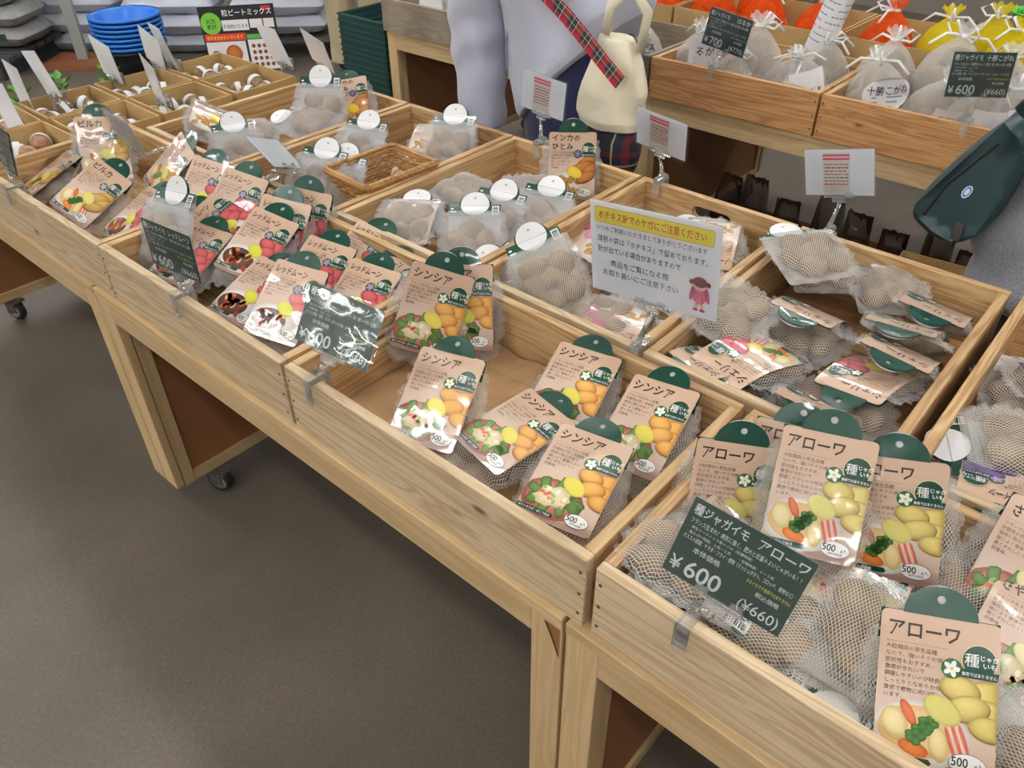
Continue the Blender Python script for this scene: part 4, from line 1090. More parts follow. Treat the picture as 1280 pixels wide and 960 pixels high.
def sack_net(seed, mat):
    m_ = MB(); m_.uv = []
    prof = [(.001, .001), (.05, .003), (.074, .02), (.082, .05), (.080, .085), (.068, .12), (.046, .15), (.022, .172), (.010, .184), (.017, .197), (.030, .212)]
    n = 30; vs = []
    for j, (r, z) in enumerate(prof):
        for k in range(n + 1):
            a = 2 * pi * k / n
            lump = 1 + .10 * mnoise.noise(Vector((cos(a) * 1.7 + seed, sin(a) * 1.7, z * 16))) + (.10 * sin(9 * a + seed) if j > 6 else .02 * sin(11 * a))
            vs.append((r * lump * cos(a), r * lump * sin(a), z + (.006 * sin(7 * a + seed) if j == len(prof) - 1 else 0)))
            m_.uv.append((a * .075, z * 1.3))
    m_.add(vs, [(j * (n + 1) + k, j * (n + 1) + k + 1, (j + 1) * (n + 1) + k + 1, (j + 1) * (n + 1) + k) for j in range(len(prof) - 1) for k in range(n)])
    return m_.mesh('net', M[mat], True)
SACKS = {(mt, i): sack_net(i * 5.3, mt) for mt in ('sack', 'onet', 'ynet') for i in range(2)}
def bow(seed):
    r_ = random.Random(seed); m_ = MB()
    m_.tube([(.011 * cos(a), .011 * sin(a), .184) for a in [2 * pi * i / 10 for i in range(11)]], .004, 6)
    for sg in (-1, 1):
        a = r_.uniform(0, 2 * pi)
        d = Vector((cos(a), sin(a), 0)) * sg
        m_.tube([d * .01 + Vector((0, 0, .184)), d * .035 + Vector((0, 0, .212)), d * .058 + Vector((0, 0, .200)), d * .04 + Vector((0, 0, .180)), d * .01 + Vector((0, 0, .184))], .0036, 5)
        e = Vector((cos(a + 1), sin(a + 1), 0)) * sg
        m_.tube([e * .01 + Vector((0, 0, .184)), e * .05 + Vector((0, 0, .188)), e * .085 + Vector((0, 0, .160))], .0036, 5)
    return m_.mesh('tie_ribbon', M['ribbon'], True)
BOWS = [bow(i) for i in range(4)]
def paper_label(txt, w, h, oval, tx_size=.020):
    """printed label bent round the sack, hanging in front"""
    p = Print()
    nn = 8
    if oval:
        pts = [(w / 2 * cos(2 * pi * i / 20), h / 2 + h / 2 * sin(2 * pi * i / 20)) for i in range(20)]; p.poly(pts, C(238, 238, 240), 0)
    else:
        for i in range(nn): p.rect(-w / 2 + w * i / nn, 0, -w / 2 + w * (i + 1) / nn, h, C(236, 236, 238), 0)
    if txt: p.text(txt, 0, h * .52, tx_size, C(40, 44, 66), 3, .008, maxw=w * .82, align='c')
    for i in range(3): p.rect(-w * .3, h * .40 - i * .012, w * (.3 - .1 * i), h * .40 - i * .012 + .0035, C(150, 154, 172), 2)
    if not oval: p.rect(w * .05, .006, w * .35, .022, C(110, 112, 126), 3)
    for i, v in enumerate(p.v):
        a = v[0] / .096; p.v[i] = ((.096 + v[2] * 2) * sin(a), -(.096 + v[2] * 2) * cos(a), v[1])
    return p.mesh('paper_label', M['paper'])
LBL = {k: paper_label(*v) for k, v in {'andes': ('アンデス', .12, .075, True, .026), 'ruka': ('るか', .10, .11, False, .03), 'tok': ('十勝こがね', .13, .09, True, .026), 'plain': ('', .11, .08, False), 'koi': ('こがね', .085, .075, False)}.items()}
def big_bag(label, x, y, z, rz=0, lean=(0, 0), s=1.0, net='sack', fill='potato', lab=None, lab_a=0, lab_z=.075, seed=0, group='tied net bags across the aisle', dim=SPOT):
    m = Matrix.Translation((x, y, z)) @ Matrix.Rotation(lean[0], 4, 'X') @ Matrix.Rotation(lean[1], 4, 'Y') @ Matrix.Rotation(rz, 4, 'Z') @ Matrix.Scale(s, 4)
    t = thing('tied_net_bag', label, 'net bag', mat=m, group=group)
    obj('net', SACKS[(net, seed % 2)], t); obj('tie_ribbon', BOWS[seed % 4], t)
    for i, q in enumerate(dim): obj('potato' if fill != 'carrot' else 'onion', BIGP[fill][(i + seed) % 3], t, mat=Matrix.Translation(q) @ Matrix.Rotation(i * 1.9 + seed, 4, 'Z'))
    if lab: obj('paper_label', LBL[lab], t, mat=Matrix.Rotation(lab_a - rz, 4, 'Z') @ Matrix.Translation((0, 0, lab_z)))
    return t
ZB = .661
VIEW = rad(38)
for i, a in enumerate((
    ('tied white net bag with a round lettered label in the pale grey tray', .075, 1.915, ZB, 0, (.1, 0), 1.0, 'andes'),
    ('tied white net bag behind the tartan strap, pale grey tray', -.08, 1.98, ZB, 1, (.0, .1), 1.05, None),
    ('tied white net bag with a tall square label, left end of the cedar tray', .305, 1.915, ZB, 2, (0, 0), 1.0, 'ruka'),
    ('tall tied white net bag showing bare potatoes, behind the left green price card', .470, 1.97, ZB, 3, (0, 0), 1.15, None),
    ('tied white net bag with crumpled label under the left green price card', .425, 1.90, ZB, 4, (.1, .2), .8, 'plain'),
    ('slumped white net bag with a slanted band label, middle of the cedar tray', .585, 1.92, ZB, 5, (.1, .4), .92, 'plain'),
    ('white net bag with label turned down, right end of the cedar tray', .685, 1.93, ZB, 2.5, (.1, -.3), .92, 'plain'),
    ('white net bag rising behind the paper roll foot', .660, 2.06, ZB, 1.5, (0, 0), 1.0, None),
    ('tied white net bag with round label facing front, left end of right cedar tray', .885, 1.93, ZB, .3, (.05, -.08), 1.05, 'tok'),
    ('white net bag with a folded label beside the right green price card', 1.015, 1.94, ZB, 1.3, (.1, .25), .95, 'koi'),
    ('white net bag with a low label under the right green price card', 1.140, 1.93, ZB, 2.1, (.05, .1), .95, 'plain'),
    ('white net bag at right beside the teal bag', 1.260, 1.93, ZB, 3.2, (0, -.2), 1.0, 'plain'),
    ('white net bag with a tall bow, back of the right cedar tray', 1.010, 2.07, ZB + .05, .7, (0, .1), 1.1, None),
    ('white net bag with a loose ribbon, back left of the right cedar tray', .850, 2.07, ZB + .02, 2.7, (0, 0), 1.05, None),
    ('white net bag behind the right green price card', 1.165, 2.06, ZB + .03, 1.1, (0, 0), 1.05, None),
    ('white net bag in the dark grey weathered tray, left one', -.93, 1.92, ZB, .2, (0, 0), .85, 'plain'),
    ('white net bag in the dark grey weathered tray, by the sleeve', -.72, 1.90, ZB, 1.2, (0, .2), .85, 'plain'),
    ('white net bag at the far right end across the aisle', 1.47, 1.95, ZB, .2, (0, 0), 1.0, None),
)):
    big_bag(*a[:7], lab=a[7], lab_a=VIEW, seed=i)
# cartons at the rear holding orange and yellow nets
for i, (lab, x, w) in enumerate((('cardboard carton behind the cedar tray holding orange nets', .315, .60), ('cardboard carton behind the right tray holding yellow nets', .925, .60), ('cardboard carton behind the jacket holding orange nets', -.295, .60))):
    carton(lab, x, 2.40, .651, w, .36, .17, group='rear cartons')
for i, (lab, x, y, net, fill) in enumerate((
    ('orange net bag with white ribbon, leftmost behind the cedar tray', .115, 2.33, 'onet', 'carrot'),
    ('orange net bag behind the tall bare potato bag', .31, 2.33, 'onet', 'carrot'),
    ('orange net bag left of the leaning paper roll', .505, 2.34, 'onet', 'carrot'),
    ('orange net bag farthest left at the photo top', -.12, 2.36, 'onet', 'carrot'),
    ('orange net bag in the back row behind two others', .22, 2.475, 'onet', 'carrot'),
    ('red orange net bag right of the leaning paper roll', .735, 2.34, 'onet', 'carrot'),
    ('yellow net bag next to the red orange one', .92, 2.36, 'ynet', 'ytub'),
    ('yellow net bag behind the right green price card', 1.02, 2.475, 'ynet', 'ytub'),
    ('yellow net bag at the right photo edge', 1.11, 2.33, 'ynet', 'ytub'),
)): big_bag(lab, x, y, .700, i * .9, (0, .06 * (i % 3 - 1)), 1.05, net, fill, seed=i, group='coloured net bags at the rear')
# rolled printed sheet leaning among the bags
p = Print(); n = 20; R_ = .042; Lr = .22
for i in range(n):
    a0, a1 = 2 * pi * i / n, 2 * pi * (i + 1) / n
    p.add([(R_ * cos(a0), R_ * sin(a0), 0), (R_ * cos(a1), R_ * sin(a1), 0), (R_ * cos(a1), R_ * sin(a1), Lr), (R_ * cos(a0), R_ * sin(a0), Lr)], [(0, 1, 2, 3)], C(226, 226, 230))
for j in range(9):
    z_ = .03 + j * .02
    for i in range(n):
        if (i * 7 + j * 3) % 5 == 0: continue
        a0, a1 = 2 * pi * i / n, 2 * pi * (i + .8) / n; r_ = R_ * 1.008
        p.add([(r_ * cos(a0), r_ * sin(a0), z_), (r_ * cos(a1), r_ * sin(a1), z_), (r_ * cos(a1), r_ * sin(a1), z_ + .004), (r_ * cos(a0), r_ * sin(a0), z_ + .004)], [(0, 1, 2, 3)], C(140, 142, 150))
o = obj('paper_roll', p.mesh('paper_roll', M['paper'], False), loc=(.590, 2.165, .785), rot=(.05, .22, .3)); tag(o, 'rolled white printed sheet leaning between orange nets', 'paper roll')
# green bowl of grass
t = thing('green_bowl', 'bright green plastic bowl of grass at the photo top right', 'bowl', loc=(1.08, 2.68, .823))
m_ = MB(); m_.lathe([(.0001, .0), (.05, .0), (.075, .05), (.082, .052), (.079, .055), (.07, .05), (.046, .006), (.0001, .006)], 26, C(72, 190, 50)); obj('bowl', m_.mesh('bowl', M['matt'], True), t)
m_ = MB(); rr = random.Random(4)
for i in range(260):
    a, r_ = rr.uniform(0, 2 * pi), .062 * sqrt(rr.random()); x, y = r_ * cos(a), r_ * sin(a); d = rr.uniform(-.008, .008)
    m_.add([(x - .0012, y, .02), (x + .0012, y, .02), (x + d, y + d, .055 + rr.random() * .02)], [(0, 1, 2)])
g_ = obj('grass', m_.mesh('grass', plain('grass', C(70, 120, 44), .6, var=.3)), t); g_['kind'] = 'stuff'
t2 = carton('upturned carton under the green bowl at the rear', 1.08, 2.685, .651, .3, .18, .17, group='rear cartons')
# price cards across the aisle
sign(price('はるか', L_CYN, '700', '770', .15, .105), .15, .105, (.440, 1.800, .828, -5, 84, -6), (.430, 1.778, .775), 'clear clip on the orange cedar tray with the knot', 'small dark green price card across the aisle, left of two', group='price cards across the aisle')
sign(price('十勝こがね', L_CYN, '600', '660', .15, .105), .15, .105, (1.160, 1.790, .842, 36, 78, 0), (1.165, 1.778, .775), 'clear clip on the right cedar tray', 'small dark green price card across the aisle, right of two', group='price cards across the aisle')
# cartons of dark wrapped goods under the stand
M['darkwrap'] = dark = clear_plastic('dark_wrap', .5, C(86, 66, 54), .15, 1.2)
PACKC = [tuber_mesh('contents', .045, .045, .03, 80 + q, plain('dark_goods', C(92, 54, 42), .5, var=.5, vscale=30), 2, .3) for q in range(2)]
def pack_mesh(w, h, d, seed):
    m_ = MB(); nx, ny = 12, 16
    for sg in (1, -1):
        vs = []
        for j in range(ny + 1):
            for i in range(nx + 1):
                u, v = 2 * i / nx - 1, j / ny
                k = (1 - abs(u) ** 4) ** .5 * (1 - v ** 3) ** .6 * min(1, v * 9 + .25)
                vs.append((u * w / 2 * (1 - .12 * v), -sg * (d / 2 * k * (1 + .25 * mnoise.noise(Vector((u * 2.5 + seed, v * 4, sg)))) + .001), h * v + .012 * mnoise.noise(Vector((u * 3, seed, 1))) * v))
        fs = [(j * (nx + 1) + i, j * (nx + 1) + i + 1, (j + 1) * (nx + 1) + i + 1, (j + 1) * (nx + 1) + i) for j in range(ny) for i in range(nx)]
        m_.add(vs, [f if sg > 0 else f[::-1] for f in fs])
    return m_.mesh('wrapper', dark, True)
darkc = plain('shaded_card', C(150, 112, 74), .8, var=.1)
for i, (lab, x, y, w, d, h, n_) in enumerate((
    ('open carton of dark wrapped goods under the stand, left', .52, 2.10, .34, .34, .15, 3),
    ('open carton of dark wrapped goods under the stand, middle', .89, 2.12, .34, .34, .15, 3),
    ('open carton of dark wrapped goods under the stand, right', 1.19, 2.15, .22, .34, .15, 2),
)):
    carton(lab, x, y, .001, w, d, h, rot=.05, mat=darkc, group='cartons under the stand')
    for k in range(n_):
        px = x - w / 2 + w * (k + .5) / n_
        hh = .32 + .04 * sin(k * 2 + i)
        t = thing('wrapped_pack', lab.replace('open carton of dark wrapped goods', 'dark clear wrapped pack in the carton') + (' side', ' centre', ' far side')[k], 'pack', loc=(px, y - .04 * (k % 2), .008), rotz=.1 * (k - 1), group='dark wrapped packs')
        for q in range(4): obj('contents', PACKC[(q + k) % 2], t, loc=(.012 * cos(q * 2.1), .02 * sin(q * 2.1), .045 + .05 * q))
        obj('wrapper', pack_mesh(w / n_ * .86, hh, .15, 70 + i * 3 + k), t)
        p = Print(); p.rect(-.022, 0, .022, .03, C(226, 222, 216), 0); p.rect(-.022, .02, .022, .03, C(170, 40, 44), 1); p.rect(-.018, .006, .012, .009, C(90, 90, 90), 1)
        obj('pack_label', p.mesh('pack_label', M['paper']), t, mat=pose(0, -.079, .14, 0, 88, 4 * (k - 1)))
o = carton('tall plain cardboard carton beside the grey sweater', 1.235, 1.645, .001, .20, .20, .42, rot=.1)
# stack of dark green crates
for k in range(9):
    t = thing('plastic_crate', ('bottom', 'second', 'third', 'fourth', 'fifth', 'sixth', 'seventh', 'eighth', 'top')[k] + ' dark green crate in the stack left of the aisle stand', 'crate', loc=(-1.275, 2.02, .001 + k * .074), group='stacked dark green crates')
    gm = C(24, 58, 56)
    w, d, h = .30, .42, .073
    for nm, q in (('base', (-w / 2, -d / 2, 0, w / 2, d / 2, .004)), ('long_wall', (-w / 2, -d / 2, .004, -w / 2 + .006, d / 2, h)), ('long_wall', (w / 2 - .006, -d / 2, .004, w / 2, d / 2, h)), ('short_wall', (-w / 2 + .006, -d / 2, .004, w / 2 - .006, -d / 2 + .006, h)), ('short_wall', (-w / 2 + .006, d / 2 - .006, .004, w / 2 - .006, d / 2, h))):
        m_ = MB(); m_.box(*q, gm)
        if 'wall' in nm:
            x0, y0, z0, x1, y1, z1 = q
            for zz in (.012, .040, .064): m_.box(x0 - .004, y0 - .004, zz, x1 + .004, y1 + .004, zz + .007, C(32, 72, 68))
        obj(nm, m_.mesh(nm, M['matt']), t)

# ------------------------------------------------------------------ far left: sacks, buckets, poster, trolley
def sack_mesh(name, L_, W_, H_, seed, mat):
    m_ = MB(); nx, ny = 16, 12
    for sg in (1, -1):
        vs = []
        for j in range(ny + 1):
            for i in range(nx + 1):
                u, v = 2 * i / nx - 1, 2 * j / ny - 1
                k = (1 - abs(u) ** 9) ** .5 * (1 - abs(v) ** 7) ** .5
                w = .012 * mnoise.noise(Vector((u * 2 + seed, v * 2, sg)))
                vs.append((u * L_ / 2 * (1 - .04 * v * v), v * W_ / 2 * (1 - .05 * u * u), sg * (H_ / 2 * k + w * k)))
        fs = [(j * (nx + 1) + i, j * (nx + 1) + i + 1, (j + 1) * (nx + 1) + i + 1, (j + 1) * (nx + 1) + i) for j in range(ny) for i in range(nx)]
        m_.add(vs, [f if sg > 0 else f[::-1] for f in fs])
    me = m_.mesh(name, mat, True); return me
whitep = plain('white_sack_film', C(206, 210, 222), .35, bump=.15, bscale=20, var=.06)
greyp = plain('grey_sack_film', C(150, 150, 148), .35, bump=.2, bscale=20, var=.25, vscale=14)
SW = [sack_mesh('sack_film', .62, .42, .122, i * 3.1, whitep) for i in range(3)]
SG = [sack_mesh('sack_film', .60, .42, .118, i * 2.3 + 9, greyp) for i in range(3)]
ORD = ('bottom', 'second', 'third', 'fourth', 'fifth', 'sixth', 'seventh', 'eighth')
def sack_print(txt, w, h, col, tcol, size):
    p = Print(); p.rect(-w / 2, -h / 2, w / 2, h / 2, col, 0); p.text(txt, 0, -size * .4, size, tcol, 2, .01, maxw=w * .9, align='c'); return p.mesh('sack_print', M['paper'])
SPR = sack_print('粒ピートミックス', .40, .05, C(40, 44, 46), C(235, 235, 235), .045)
SPL = sack_print('培養土', .16, .06, C(214, 216, 224), C(40, 46, 58), .05)
ang = rad(42)
def stack(n, x, y, where, meshes, group, pr=None, dz=.119, z0=.10, a=ang, name='soil_sack', adj='white'):
    for k in range(n):
        t = thing(name, '%s %s soil sack in the stack %s' % (ORD[k], adj, where), 'sack', loc=(x + .012 * sin(k * 2.1), y + .012 * cos(k * 1.7), z0 + .062 + k * dz), rotz=a + .05 * sin(k * 3), group=group)
        obj('sack_film', meshes[k % 3], t)
        if pr and k >= n - 3: obj('sack_print', pr, t, loc=(0, -.2125, .008), rot=(rad(90), 0, 0))
stack(5, -3.30, 2.78, 'behind the black headed poster', SW, 'white soil sacks', SPR, z0=.125)
stack(6, -3.86, 2.36, 'behind the blue buckets', SW, 'white soil sacks', None, z0=.0)
stack(6, -4.42, 1.96, 'left of the blue buckets', SW, 'white soil sacks', SPL, z0=.0)
def stripe_label():
    p = Print(); p.rect(-.20, -.022, .20, .022, C(24, 66, 48), 0)
    for i, c in enumerate((C(206, 60, 40), C(226, 200, 60), C(240, 240, 236), C(190, 50, 40))): p.ell(-.14 + .085 * i, 0, .026, .015, 0, c, None, 1, 10)
    return p.mesh('sack_print', M['paper'])
SLB = stripe_label()
stack(6, -4.42, 1.36, 'on the dark pallet at far left', SG, 'grey soil sacks', None, z0=.14, a=rad(38), adj='grey')
stack(6, -4.91, .98, 'at the extreme left edge', SG, 'grey soil sacks', None, z0=.14, a=rad(38), adj='grey')
for o in [x for x in COL.objects if x.name.startswith('soil_sack') and x.get('group') == 'grey soil sacks']:
    obj('sack_print', SLB, o, loc=(0, -.2125, .010), rot=(rad(90), 0, 0))
pm = plain('dark_pallet', C(62, 62, 64), .6)
t = thing('pallet', 'dark grey plastic pallet under the grey sacks at far left', 'pallet', loc=(-4.67, 1.16, .001), rotz=rad(38))
for k in range(7):
    m_ = MB(); m_.box(-.60, -.36 + k * .11, .11, .60, -.28 + k * .11, .135); obj('deck_slat', m_.mesh('deck_slat', pm), t)
for k in range(3):
    m_ = MB(); m_.box(-.55 + k * .48, -.36, 0, -.43 + k * .48, .38, .11); obj('runner', m_.mesh('runner', pm), t)
# nested blue buckets
blue = plain('blue_plastic', C(40, 120, 216), .3)
prof = [(.0001, .0), (.110, .0), (.160, .085), (.186, .140), (.200, .143), (.204, .156), (.197, .157), (.183, .142), (.157, .087), (.107, .003), (.0001, .003)]
m_ = MB(); m_.lathe(prof, 36); BK_ = m_.mesh('bucket_shell', blue, True)
m_ = MB(); m_.lathe([(.205, .142), (.210, .144), (.210, .156), (.205, .158)], 36); RIM = m_.mesh('rim_band', blue, True)
m_ = MB(); m_.lathe(prof, 36); BKD = m_.mesh('bucket_shell', plain('black_plastic', C(30, 32, 36), .5), True)
bx, by = -3.58, 1.84
t = thing('bucket', 'black bucket at the bottom of the blue bucket stack', 'bucket', loc=(bx, by, .001), group='nested buckets'); obj('bucket_shell', BKD, t)
for k in range(7):
    t = thing('bucket', ('lowest blue', 'second lowest blue', 'third lowest blue', 'middle blue', 'third highest blue', 'second highest blue', 'uppermost blue')[k] + ' bucket of the nested stack', 'bucket', loc=(bx + .0015 * k, by, .001 + .027 * (k + 1)), group='nested buckets')
    obj('bucket_shell', BK_, t); obj('rim_band', RIM, t)
# poster panel leaning on the sacks
p = Print(); PWd, PHt = .46, .38
slab(p, PWd, PHt, C(22, 22, 26), C(200, 200, 200))
p.ell(-.165, .285, .062, .062, 0, C(120, 196, 60), None, 1, 24); p.text('天然\n素材', -.195, .285, .03, C(30, 70, 30), 2, .01)
p.text('粒ピートミックス', -.09, .325, .040, WHITE, 2, .012, maxw=.30); p.rect(-.10, .24, .06, .30, WHITE, 1); p.text('多目的に使える', -.095, .255, .024, C(40, 40, 44), 2, .01, maxw=.15)
p.rect(.068, .25, .145, .30, C(240, 232, 230), 1); p.rect(.152, .25, .215, .30, C(240, 232, 230), 1); p.rect(.15, .345, .21, .37, C(206, 50, 40), 1)
p.rect(-.22, .185, .03, .225, C(214, 60, 36), 1); p.text('タネまきからトマトまで', -.21, .193, .026, C(250, 210, 90), 2, .01, maxw=.22); p.rect(.035, .19, .22, .215, C(96, 176, 70), 1)
p.rect(-.22, .01, .02, .18, C(232, 230, 226), 1); p.rect(.035, .01, .22, .185, C(232, 230, 226), 1)
p.ell(-.06, .11, .05, .05, 0, C(206, 120, 50), C(140, 60, 30), 2); p.ell(-.17, .10, .03, .03, 0, C(190, 110, 50), C(130, 60, 30), 2)
for i in range(5):
    for j in range(4): p.ell(.065 + .034 * i, .04 + .036 * j, .012, .012, 0, C(150, 74, 48), C(90, 40, 28), 2, 10)
o = obj('poster_panel', p.mesh('poster_panel', M['paper']), mat=pose(-3.02, 2.27, .010, 44, 84, 2)); tag(o, 'black headed product poster panel leaning on the white sacks', 'poster')
# grey sign post on a wooden foot
t = thing('sign_post', 'tall grey post between the two sack stacks', 'post', loc=(-4.02, 1.70, .001), rotz=rad(40))
m_ = MB(); m_.box(-.035, -.015, .03, .035, .015, 1.5); obj('pole', m_.mesh('pole', plain('grey_post', C(150, 152, 148), .5)), t)
m_ = MB(); m_.box(-.22, -.16, 0, .22, .16, .03); obj('foot', m_.mesh('foot', plain('brown_foot', C(140, 84, 50), .6)), t)
# flat trolley with its push bar
t = thing('flat_trolley', 'dark metal flat trolley beside the white sacks', 'trolley', loc=(-3.30, 2.78, 0), rotz=rad(42))
m_ = MB(); m_.box(-.36, -.23, .105, .42, .23, .122); obj('deck', m_.mesh('deck', M['metal']), t)
m_ = MB(); m_.tube([(.42, -.2, .114), (.56, -.2, .20), (.62, 0, .21), (.56, .2, .20), (.42, .2, .114)], .016, 8); obj('push_bar', m_.mesh('push_bar', M['metal'], True), t)
for wx, wy in ((.36, -.17), (.36, .17), (-.28, -.17), (-.28, .17)):
    m_ = MB(); m_.lathe([(.0001, -.02), (.046, -.02), (.051, -.012), (.051, .012), (.046, .02), (.0001, .02)], 20); obj('wheel', m_.mesh('wheel', M['black'], True), t, loc=(wx, wy, .0515), rot=(pi / 2, 0, 0))

# ------------------------------------------------------------------ people
def loft(name, rings, mat, n=28, cap=True, parent=None, wr=0.0, seed=0, fold=0.0, freq=60):
    """rings: (cx, cy, cz, rx, ry, rot[, tilt]) -> one smooth tube"""
    m_ = MB(); vs = []
    rings = [tuple(r) + (0,) * (7 - len(r)) for r in rings]
    if fold:
        nr = []
        for a_, b_ in zip(rings[:-1], rings[1:]):
            for q in range(6): nr.append(tuple(x + (y - x) * q / 6 for x, y in zip(a_, b_)))
        rings = nr + [rings[-1]]
    for j, r in enumerate(rings):
        cx, cy, cz, rx, ry, rot = r[:6]; tl = r[6] if len(r) > 6 else 0
        for k in range(n):
            a = 2 * pi * k / n
            f = 1 + wr * mnoise.noise(Vector((cos(a) * 2.2 + seed, sin(a) * 2.2, cz * 9)))
            if fold: f += fold * (sin(cz * freq + 2.2 * sin(a + seed) + 3 * mnoise.noise(Vector((cos(a), sin(a), cz * 5 + seed))))) * (.35 + .65 * max(0, mnoise.noise(Vector((cos(a) * 1.5, sin(a) * 1.5 + seed, cz * 4))) + .5))
            x, y = rx * f * cos(a), ry * f * sin(a)
            X, Y = x * cos(rot) - y * sin(rot), x * sin(rot) + y * cos(rot)
            vs.append((cx + X, cy + Y, cz + tl * X))
    fs = [(j * n + k, j * n + (k + 1) % n, (j + 1) * n + (k + 1) % n, (j + 1) * n + k) for j in range(len(rings) - 1) for k in range(n)]
    if cap: fs += [tuple(range(n - 1, -1, -1)), tuple((len(rings) - 1) * n + k for k in range(n))]
    m_.add(vs, fs)
    me = m_.mesh(name, mat, True)
    o = obj(name, me, parent)
    ss = o.modifiers.new('sub', 'SUBSURF'); ss.levels = 1; ss.render_levels = 1
    return o
skin_m = plain('skin', C(214, 170, 142), .5)
hair_m = plain('dark_hair', C(36, 28, 24), .5, bump=.3, bscale=120)
def cloth(name, col, scale=500): return plain(name, col, .85, bump=.12, bscale=scale, var=.05, sheen=.3)
def body(parent, J, mat=None):
    """continuous body: J gives joint positions; the whole figure is one skinned surface"""
    R = {'pelvis': .115, 'waist': .105, 'chest': (.135, .105), 'neck0': .06, 'neck': .05, 'head0': .072, 'head': .095, 'crown': .07,
         'shl': .062, 'ell': .045, 'wrl': .030, 'pml': .036, 'shr': .062, 'elr': .045, 'wrr': .030, 'pmr': .036,
         'hil': .088, 'knl': .060, 'anl': .042, 'tol': .036, 'hir': .088, 'knr': .060, 'anr': .042, 'tor': .036}
    for s in 'lr':
        w, pm_ = Vector(J['wr' + s]), Vector(J['pm' + s]); d = (pm_ - w).normalized(); sd = d.cross(Vector((0, 1, 0))).normalized()
        for i, (o_, ln) in enumerate(((-.028, .055), (-.010, .068), (.010, .064), (.026, .05))):
            J['f%d%s' % (i, s)] = tuple(pm_ + sd * o_ + d * .03); J['g%d%s' % (i, s)] = tuple(pm_ + sd * o_ + d * (.03 + ln) + Vector((0, -.012, 0))); R['f%d%s' % (i, s)] = .0095; R['g%d%s' % (i, s)] = .008
        J['t0' + s] = tuple(w.lerp(pm_, .55) - sd * .036); J['t1' + s] = tuple(w.lerp(pm_, .9) - sd * .056 + d * .02); R['t0' + s] = .011; R['t1' + s] = .009
    bones = [('pelvis', 'waist'), ('waist', 'chest'), ('chest', 'neck0'), ('neck0', 'neck'), ('neck', 'head0'), ('head0', 'head'), ('head', 'crown')]
    for s in 'lr':
        bones += [('chest', 'sh' + s), ('sh' + s, 'el' + s), ('el' + s, 'wr' + s), ('wr' + s, 'pm' + s), ('pelvis', 'hi' + s), ('hi' + s, 'kn' + s), ('kn' + s, 'an' + s), ('an' + s, 'to' + s), ('wr' + s, 't0' + s), ('t0' + s, 't1' + s)]
        for i in range(4): bones += [('pm' + s, 'f%d%s' % (i, s)), ('f%d%s' % (i, s), 'g%d%s' % (i, s))]
    joints = {k: (J[k], R[k]) for k in ['pelvis'] + [q for q in J if q != 'pelvis']}
    o = skin_figure('body', joints, bones, skin_m, parent, 1)
    # face: eyes, nose, mouth, ears and hair follow the head
    h = Vector(J['head'])
    f = Vector(J['face']) if 'face' in J else Vector((0, -1, 0))
    return o
def head_parts(parent, h, f):
    f = f.normalized(); s = f.cross(Vector((0, 0, 1))).normalized(); u = s.cross(f)
    for sg in (-1, 1):
        m_ = MB(); bm = tuber_mesh('eye', .012, .012, .009, 1, plain('eye', C(30, 24, 22), .2), 2, 0); obj('eye', bm, parent, loc=h + f * .098 + s * .034 * sg + u * .005)
        obj('ear', tuber_mesh('ear', .012, .022, .032, 2, skin_m, 2, .1), parent, loc=h + s * .100 * sg)
    obj('nose', tuber_mesh('nose', .015, .015, .024, 3, skin_m, 2, .05), parent, loc=h + f * .108 - u * .02)
    obj('mouth', tuber_mesh('mouth', .022, .008, .006, 4, plain('lips', C(176, 96, 86), .5), 2, .05), parent, loc=h + f * .098 - u * .055)
    hm = tuber_mesh('hair', .122, .122, .115, 5, hair_m, 3, .08); obj('hair', hm, parent, loc=h - f * .03 + u * .045)
def legs_std(x, y, zh, fx=0, fy=-1, sp=.10):
    s = Vector((fy, -fx, 0)); c = Vector((x, y, 0)); f = Vector((fx, fy, 0))
    d = {}
    for k, sg in (('l', 1), ('r', -1)):
        b_ = c + s * sp * sg
        d['hi' + k] = tuple(b_ + Vector((0, 0, zh))); d['kn' + k] = tuple(b_ + Vector((0, 0, zh * .53)) + f * .02); d['an' + k] = tuple(b_ + Vector((0, 0, .09))); d['to' + k] = tuple(b_ + f * .13 + Vector((0, 0, .04)))
    return d
def shoe(parent, x, y, ang_, mat):
    o = obj('shoe', tuber_mesh('shoe', .050, .135, .05, 7, mat, 3, .06), parent, loc=(x, y, .050), rot=(0, 0, ang_)); return o
# --- shopper in the pale jacket, bending over the trays from the aisle
jk = plain('lavender_grey_wool', C(178, 180, 196), .9, bump=.9, bscale=7, var=.03, sheen=.4); nv = cloth('navy_wool', C(26, 32, 74))
per = thing('person', 'person in pale lavender grey jacket and navy trousers bending in the aisle', 'person', loc=(0, 0, 0))
J = dict(pelvis=(.26, 1.36, .86), waist=(.20, 1.35, 1.02), chest=(.10, 1.33, 1.22), neck0=(.03, 1.30, 1.36), neck=(.01, 1.29, 1.41), head0=(-.01, 1.27, 1.47), head=(-.02, 1.26, 1.53), crown=(-.01, 1.27, 1.60),
         shl=(-.05, 1.26, 1.26), ell=(-.05, 1.25, .96), wrl=(-.02, 1.23, .70), pml=(-.015, 1.225, .61), shr=(.16, 1.46, 1.24), elr=(.12, 1.50, .98), wrr=(-.06, 1.52, .86), pmr=(-.14, 1.52, .85))
J.update(legs_std(.27, 1.36, .80, -1, 0, .09))
body(per, J); head_parts(per, Vector(J['head']), Vector((-.7, -.3, -.5)))
loft('trousers', [(.26, 1.36, .52, .175, .155, 0), (.26, 1.36, .70, .185, .165, 0), (.255, 1.36, .84, .18, .16, 0), (.24, 1.36, .97, .16, .14, 0)], nv, parent=per, wr=.03)
